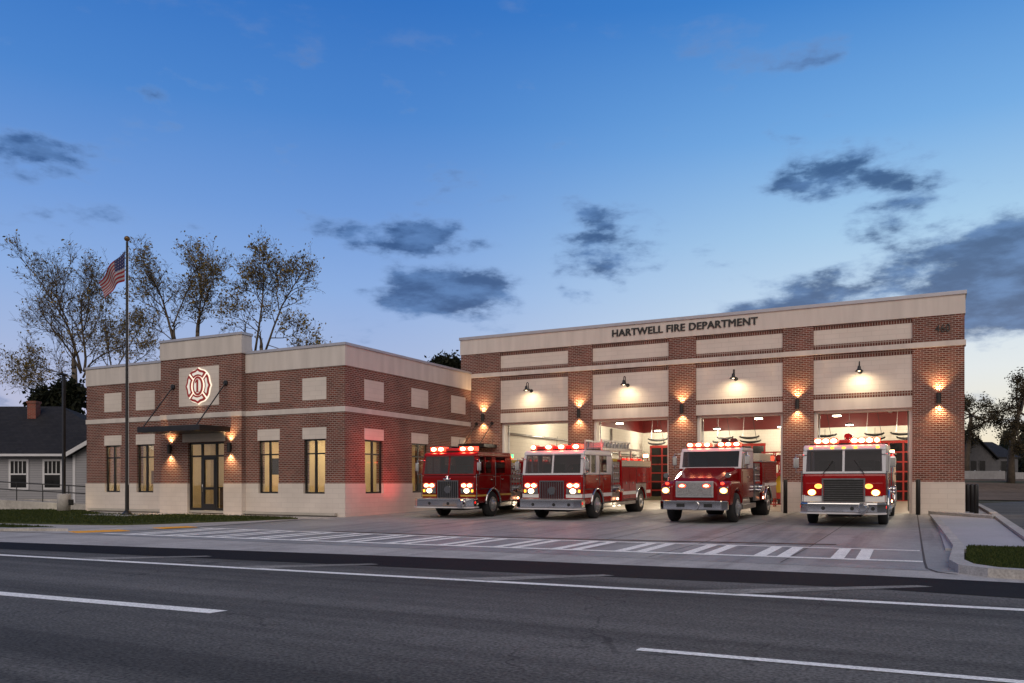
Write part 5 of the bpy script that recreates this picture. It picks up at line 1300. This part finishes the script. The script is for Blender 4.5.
px_tree('autumn_tree', 'autumn tree with a straight trunk just past the tower parapet', 66, [
    ([(198, 490), (198, 420), (198, 333)], .34, .22, 0), ([(198, 334), (198, 313), (199, 293), (193, 268), (187, 250)], .18, .03, 18), ([(198, 322), (204, 314), (210, 304), (222, 276)], .12, .03, 13), ([(199, 300), (206, 285), (212, 265)], .08, .02, 8), ([(198, 326), (190, 318), (184, 312)], .07, .02, 6)],
    33, 1700, .12, GR, leafbias=lambda p: .25 + .6 * smooth01((16 - p.z) / 6), klen=2.5)
px_tree('autumn_tree', 'leafier golden autumn tree with two trunks above the office roof', 64, [
    ([(257, 490), (256, 420), (255, 350)], .32, .22, 0), ([(255, 352), (262, 306), (264, 275), (262, 253)], .17, .03, 20), ([(264, 490), (264, 410), (265, 350)], .32, .2, 0), ([(265, 352), (281, 302), (292, 284), (301, 264)], .16, .03, 16), ([(258, 332), (246, 322), (237, 318)], .08, .02, 8), ([(279, 310), (276, 290), (279, 270)], .09, .02, 12), ([(262, 306), (252, 290), (246, 280)], .08, .02, 9), ([(270, 338), (288, 338), (300, 334)], .08, .02, 8), ([(268, 345), (292, 352), (312, 348)], .06, .02, 8)],
    44, 3600, .125, GR, leafbias=lambda p: .55 + .4 * smooth01((15 - p.z) / 6), klen=2.4)
px_tree('autumn_tree', 'smaller far autumn tree low between the bare tree and the flagpole', 82, [
    ([(116, 490), (115, 430), (114, 380)], .32, .2, 0), ([(114, 382), (110, 350), (108, 330), (112, 305)], .16, .03, 14), ([(114, 372), (126, 345), (134, 322)], .12, .03, 12), ([(114, 376), (100, 352), (94, 338)], .1, .03, 9), ([(116, 380), (136, 362), (150, 352)], .1, .03, 9)],
    55, 1900, .15, GR, klen=3.0, leafbias=lambda p: .5)
def leafy(name, label, blobs, trunk, n, size, m, seed, group=None):
    """dense crown from clumps of leaves around points; blobs: (centre, radius)"""
    r = random.Random(seed); base = Vector(trunk[0])
    root = tag(empty(name, base), label, 'tree', group)
    b = MB(); b.tube([Vector(p) - base for p in trunk], [lerp(.38, .10, i / (len(trunk) - 1)) for i in range(len(trunk))], 8)
    top = Vector(trunk[-1])
    for c, rad in blobs:
        k = r.choice(range(len(trunk) // 2, len(trunk))); p0 = Vector(trunk[k]) - base; p1 = Vector(c) - base
        mid = p0.lerp(p1, .5) + Vector((r.uniform(-.3, .3), r.uniform(-.3, .3), -.2)); b.tube([p0, mid, p1], [.12, .08, .03], 5)
        for _ in range(22):
            d = Vector((r.gauss(0, 1), r.gauss(0, 1), r.gauss(0, .7))).normalized() * rad * r.uniform(.7, 1.15); b.tube([p1.lerp(p0, .1), p1 + d * .5, p1 + d], [.03, .02, .008], 4)
    b.build('trunk', M_BARK, root)
    pts = []
    for c, rad in blobs:
        for _ in range(26):
            d = Vector((r.gauss(0, 1), r.gauss(0, 1), r.gauss(0, .8))).normalized() * rad * r.uniform(.45, 1.0); pts.append(Vector(c) - base + d)
    leaves('crown', pts, n, .16 + size * .8, size, m, root, seed)
def gpt(px, t):
    p = PT(px, 483, t); p.z = terr(p.x, p.y) - .1; return p
def blobset(t, lst, s, dz=2.5, seed=0):
    r = random.Random(seed); out = []
    for px, py, rp in lst:
        p = PT(px, py, t); q = r.uniform(-dz, dz); out.append((p + Vector((FW[0] * q, FW[1] * q, 0)), rp * t / 813))
    return out
leafy('evergreen_tree', 'dark evergreen mass rising right behind the old house chimney', blobset(56, [(52, 412, 9), (62, 404, 10), (72, 398, 10), (82, 396, 9), (80, 412, 12), (66, 418, 12), (45, 420, 9), (90, 410, 10)], 1, seed=4), [gpt(70, 56), PT(70, 450, 56), PT(71, 415, 56)], 9000, .2, M_LEAFD, 61)
leafy('evergreen_tree', 'dark treetop just showing over the roof between office wing and garage', blobset(80, [(436, 364, 6), (445, 362, 5), (455, 363, 5), (448, 372, 9), (438, 378, 10), (460, 376, 9)], 1, seed=5), [gpt(448, 80), PT(448, 430, 80), PT(448, 385, 80)], 4500, .2, M_LEAFD, 62)
GR2 = 'dark trees across the side street'
leafy('oak_tree', 'dark spreading oak beside the garage corner in front of the grey house', blobset(88, [(968, 408, 8), (976, 402, 9), (985, 405, 8), (992, 412, 8), (972, 420, 10), (982, 424, 9), (966, 432, 9), (978, 438, 8), (996, 424, 7), (962, 418, 9), (958, 404, 7), (968, 450, 9), (1000, 416, 6)], 1, seed=6), [gpt(966, 88), PT(967, 455, 88), PT(970, 430, 88), PT(972, 415, 88)], 6500, .115, M_LEAFO, 63, GR2)
leafy('oak_tree', 'tall dark oak with leaning trunk before the white fence', blobset(78, [(1013, 380, 9), (1022, 374, 10), (1030, 384, 12), (1008, 392, 7), (1018, 398, 9), (1005, 408, 7), (1000, 424, 8), (1012, 428, 6), (1028, 412, 12), (1036, 396, 14), (1022, 440, 8), (994, 438, 6), (1040, 424, 12), (1034, 446, 10), (1006, 448, 6)], 1, seed=7), [gpt(1011, 78), PT(1011, 455, 78), PT(1014, 430, 78), PT(1019, 412, 78), PT(1025, 395, 78)], 6000, .115, M_LEAFO, 64, GR2)
leafy('oak_tree', 'farther dark tree partly hidden by the leaning oak', blobset(120, [(1040, 405, 12), (1054, 415, 14), (1024, 430, 10), (1060, 440, 14), (1042, 446, 14), (1070, 420, 12)], 1, seed=8), [gpt(1045, 120), PT(1045, 460, 120), PT(1046, 430, 120)], 4200, .32, M_LEAFD, 65, GR2)
# far woods behind (one mass)
r = random.Random(9); vs, fs = [], []
for i in range(11000):
    px = r.uniform(925, 1150); t = r.uniform(105, 135); top = 446 + 12 * math.sin(px * .11) + 7 * math.sin(px * .31 + 1)
    p = PT(px, 483, t); z0 = terr(p.x, p.y); zt = 1.25 + (483 - top) * t / 813
    q = Vector((p.x, p.y, lerp(z0, zt, r.random() ** .8))); w = r.uniform(.2, .5)
    u = Vector((r.gauss(0, 1), r.gauss(0, 1), r.gauss(0, 1))).normalized(); v = u.orthogonal() * .6; k = len(vs); vs += [q - u * w, q + v * w, q + u * w, q - v * w]; fs.append((k, k + 1, k + 2, k + 3))
b = MB(); b.add(vs, fs); tag(b.build('woods', M_LEAFD), 'dark line of woods far behind the white fence', 'woods', None, 'stuff')
# ------------------------------------------------------------------ grey house and white fence across the street
p = gpt(982, 92); gh = tag(empty('grey_house', p, YAW + .25), 'dim grey gabled house behind the white fence', 'house')
b = MB(); b.box(-3.2, 5.0, 0, 8, 0, 2.7); b.prism([(-3.2, 2.7), (1.6, 2.7), (-.8, 4.6)], 'y', 0, .2); b.build('wall', M_OLDHOUSE, gh)
b = slab([(-3.6, -.4, 2.5), (-.8, -.4, 4.8), (-.8, 8, 4.8), (-3.6, 8, 2.5)], .15); b2 = slab([(2.0, -.4, 2.5), (-.8, -.4, 4.8), (-.8, 8, 4.8), (2.0, 8, 2.5)], .15); b.add(b2.v, b2.f); b2 = slab([(1.4, -.1, 2.68), (5.4, -.1, 2.68), (5.4, 4, 4.6), (1.4, 4, 4.6)], .15); b.add(b2.v, b2.f); b.build('roof', M_SHING, gh)
for x in (-1.6, -.4, 2.6): 
    b = MB(); b.box(x - .08, x + .88, -.05, -.002, .9, 2.3); f = b.build('window', M_OLDHOUSE, gh); b = MB(); b.box(x, x + .8, -.06, -.051, 1.0, 2.2); b.build('pane', M_DARKPANE, f)
fn = tag(empty('board_fence', gpt(985, 84), YAW), 'low white board fence on the bank across the side street', 'fence')
b = MB()
for k in range(26): x = -3.4 + k * .21; b.box(x, x + .20, -.02, .0, .05, .95)
b.build('board_panel', M_FENCE, fn); b = MB()
for k in range(16): x = 2.9 + k * .21; b.box(x, x + .20, -.02, .0, .05, .80)
b.build('board_panel', M_FENCE, fn)
for x in (-3.4, -1.0, 1.6, 2.9, 4.6, 6.2): b = MB(); b.box(x - .06, x + .06, .001, .12, 0, 1.02); b.build('post', M_FENCE, fn)

# ------------------------------------------------------------------ sky, twilight light, camera
SUN_AZ = 26.0; SUN_EL = -1.5
w = bpy.data.worlds.new('World'); sc.world = w; w.use_nodes = True
n = w.node_tree; n.nodes.clear()
out = n.nodes.new('ShaderNodeOutputWorld'); bg = n.nodes.new('ShaderNodeBackground'); n.links.new(bg.outputs[0], out.inputs[0])
def sock(x, inp):
    if isinstance(x, (int, float)): inp.default_value = x
    else: n.links.new(x, inp)
def Mth(op, a, b_=None, c_=None, clamp=False):
    q = n.nodes.new('ShaderNodeMath'); q.operation = op; q.use_clamp = clamp
    for i, x in enumerate((a, b_, c_)):
        if x is not None: sock(x, q.inputs[i])
    return q.outputs[0]
def Rng(x, a, b_, c_=0, d=1, sm=False):
    q = n.nodes.new('ShaderNodeMapRange'); q.interpolation_type = 'SMOOTHSTEP' if sm else 'LINEAR'; sock(x, q.inputs[0])
    for i, v in enumerate((a, b_, c_, d)): sock(v, q.inputs[i + 1])
    return q.outputs[0]
def Mix(f, a, b_):
    q = n.nodes.new('ShaderNodeMix'); q.data_type = 'RGBA'; sock(f, q.inputs[0])
    for x, i in ((a, 6), (b_, 7)):
        if isinstance(x, tuple): q.inputs[i].default_value = c4(x)
        else: n.links.new(x, q.inputs[i])
    return q.outputs[2]
def Ramp(x, st):
    q = n.nodes.new('ShaderNodeValToRGB'); e = q.color_ramp.elements
    while len(e) < len(st): e.new(.5)
    for i, (p_, c_) in enumerate(st): e[i].position = p_; e[i].color = c4(c_)
    sock(x, q.inputs[0]); return q.outputs[0]
tc = n.nodes.new('ShaderNodeTexCoord'); sx = n.nodes.new('ShaderNodeSeparateXYZ'); n.links.new(tc.outputs['Generated'], sx.inputs[0])
X_, Y_, Z_ = sx.outputs
el = Mth('ARCSINE', Z_); az = Mth('ARCTAN2', X_, Y_)
e01 = Mth('DIVIDE', el, math.pi / 2, clamp=True)
deg = lambda d: d / 90
def lin(r_, g_, b_): return tuple((c / 255 / 12.92 if c / 255 <= .04045 else ((c / 255 + .055) / 1.055) ** 2.4) for c in (r_, g_, b_))
cold = Ramp(e01, [(0, lin(214, 202, 212)), (deg(5), lin(190, 194, 222)), (deg(9), lin(168, 188, 228)), (deg(13), lin(146, 180, 232)), (deg(18), lin(116, 160, 224)), (deg(24), lin(80, 138, 212)), (deg(31), lin(52, 116, 198)), (deg(60), lin(60, 90, 140))])
warm = Ramp(e01, [(0, lin(255, 230, 188)), (deg(3), lin(250, 240, 216)), (deg(7), lin(236, 241, 241)), (deg(11), lin(212, 231, 246)), (deg(16), lin(174, 212, 242)), (deg(22), lin(122, 178, 234)), (deg(30), lin(64, 134, 212)), (deg(60), lin(60, 92, 144))])
# how close to the set sun this direction is
caz = Mth('COSINE', Mth('SUBTRACT', az, R_(SUN_AZ)))
tw = Rng(caz, .42, .97, 0, 1, True)
grad = Mix(tw, cold, warm)
# unseen half of the sky behind the camera, toned grey-rose as fill light
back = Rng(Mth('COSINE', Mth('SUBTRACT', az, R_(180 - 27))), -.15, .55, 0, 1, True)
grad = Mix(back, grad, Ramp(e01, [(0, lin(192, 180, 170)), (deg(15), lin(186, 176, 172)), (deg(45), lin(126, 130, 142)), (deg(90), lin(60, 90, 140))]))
sk = n.nodes.new('ShaderNodeTexSky'); sk.sky_type = 'NISHITA'; sk.sun_disc = False; sk.sun_elevation = R_(SUN_EL); sk.sun_rotation = R_(SUN_AZ); sk.altitude = 200; sk.dust_density = .6; sk.ozone_density = 2
vm = n.nodes.new('ShaderNodeVectorMath'); vm.operation = 'SCALE'; n.links.new(sk.outputs[0], vm.inputs[0]); vm.inputs['Scale'].default_value = .10
skyc = Mix(.06, grad, vm.outputs[0])
# clouds, placed by compass direction and height in the sky
def noise(scale, st, det=7, off=0, rough=.58):
    mp = n.nodes.new('ShaderNodeMapping'); mp.inputs['Scale'].default_value = st; mp.inputs['Location'].default_value = (off, off * .7, off * .3); n.links.new(tc.outputs['Generated'], mp.inputs[0])
    q = n.nodes.new('ShaderNodeTexNoise'); q.inputs['Scale'].default_value = scale; q.inputs['Detail'].default_value = det; q.inputs['Roughness'].default_value = rough; n.links.new(mp.outputs[0], q.inputs[0]); return q.outputs['Fac']
nz = noise(9, (1, 1, 2.6)); nz2 = noise(24, (1, 1, 2.2), 6, 3); 
CL = [(-59.5, 19.2, 6.6, 1.7, 1.5), (-62, 18.2, 5, .9, .9), (-53.0, 16.2, 4.6, 1.2, .62), (-32.0, 13.2, 6.8, 2.0, 1.9), (-36.3, 16.9, 6.4, 1.9, 1.0), (-20.2, 16.4, 4.6, 2.5, 1.25), (-4.2, 19.0, 5.4, 2.4, 1.05), (-3.4, 15.9, 3.4, .9, .85), (0, 15.4, 4, .8, .7),
      (6.5, 12.8, 11.5, 3.9, 2.3), (-1.5, 12.3, 9.5, 2.0, 1.5), (2, 10.8, 6, 1.5, 1.3), (-9.0, 11.5, 8.0, 1.0, 1.4), (-14, 11.0, 4.5, .6, .9), (5, 9.6, 7, 1.8, 1.2), (12, 15.5, 9, 2.2, 1.0), (-47.6, 28.6, 5, 1.2, .42), (-41, 27.3, 3.4, .9, .40), (-35, 28.5, 3, .7, .36), (-14, 28.4, 3.8, 1.0, .42), (-8, 26.5, 4, .9, .36), (40, 15, 16, 3, 1.0), (-95, 16, 14, 2, .9), (75, 20, 14, 3, .8)]
dens = None
for a, e, ra, re, s_ in CL:
    da = Mth('SUBTRACT', az, R_(a)); de = Mth('SUBTRACT', el, R_(e))
    q = Mth('ADD', Mth('POWER', Mth('ABSOLUTE', Mth('DIVIDE', da, R_(ra))), 2), Mth('POWER', Mth('ABSOLUTE', Mth('DIVIDE', de, R_(re))), 2))
    v = Mth('MULTIPLY', Mth('SUBTRACT', 1, Mth('MINIMUM', q, 2.2)), s_)
    dens = v if dens is None else Mth('MAXIMUM', dens, v)
tot = Mth('ADD', Mth('ADD', dens, Mth('MULTIPLY', Mth('SUBTRACT', nz, .5), 4.6)), Mth('MULTIPLY', Mth('SUBTRACT', nz2, .5), 2.8))
al = Rng(tot, .0, 1.45, 0, .85, True)
thin = Mth('MINIMUM', al, 1)
nz3 = noise(15, (1, 1, 3), 5, 9)
ccol = Mix(Rng(nz3, .38, .68, 0, 1, True), lin(40, 72, 120), lin(84, 120, 172))
ccol = Mix(Rng(tot, .2, 1.1, 1, 0), ccol, lin(128, 158, 204))
high = Rng(el, R_(24), R_(29), 0, 1, True)
ccol = Mix(high, ccol, lin(132, 150, 190))
al2 = Mth('MULTIPLY', al, Rng(high, 0, 1, 1, .30))
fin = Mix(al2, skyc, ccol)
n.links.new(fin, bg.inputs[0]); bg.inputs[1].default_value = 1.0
# broad twilight glow from the open sky over the street (soft, no hard shadow)
sl = bpy.data.lights.new('sun', 'SUN'); sl.energy = 1.5; sl.angle = R_(50); sl.color = (1, .885, .765)
so = bpy.data.objects.new('sun', sl); col.objects.link(so)
so.rotation_euler = Vector((-.30, .72, -.62)).to_track_quat('-Z', 'Y').to_euler()
cam = bpy.data.cameras.new('camera'); co = bpy.data.objects.new('camera', cam); col.objects.link(co)
co.location = (0, 0, CAMH); co.rotation_euler = (R_(90), 0, YAW)
cam.sensor_width = 36; cam.lens = 813 / 1024 * 36; cam.shift_y = (483 - 341.5) / 1024; cam.clip_start = .1; cam.clip_end = 5000
sc.camera = co
sc.render.engine = 'CYCLES'
sc.cycles.use_denoising = True
try: sc.cycles.denoiser = 'OPENIMAGEDENOISE'
except Exception: pass
sc.cycles.max_bounces = 7; sc.cycles.diffuse_bounces = 3; sc.cycles.glossy_bounces = 3; sc.cycles.transparent_max_bounces = 10; sc.cycles.sample_clamp_indirect = 4
sc.cycles.caustics_reflective = False; sc.cycles.caustics_refractive = False
sc.view_settings.view_transform = 'Standard'; sc.view_settings.look = 'None'; sc.view_settings.exposure = 0
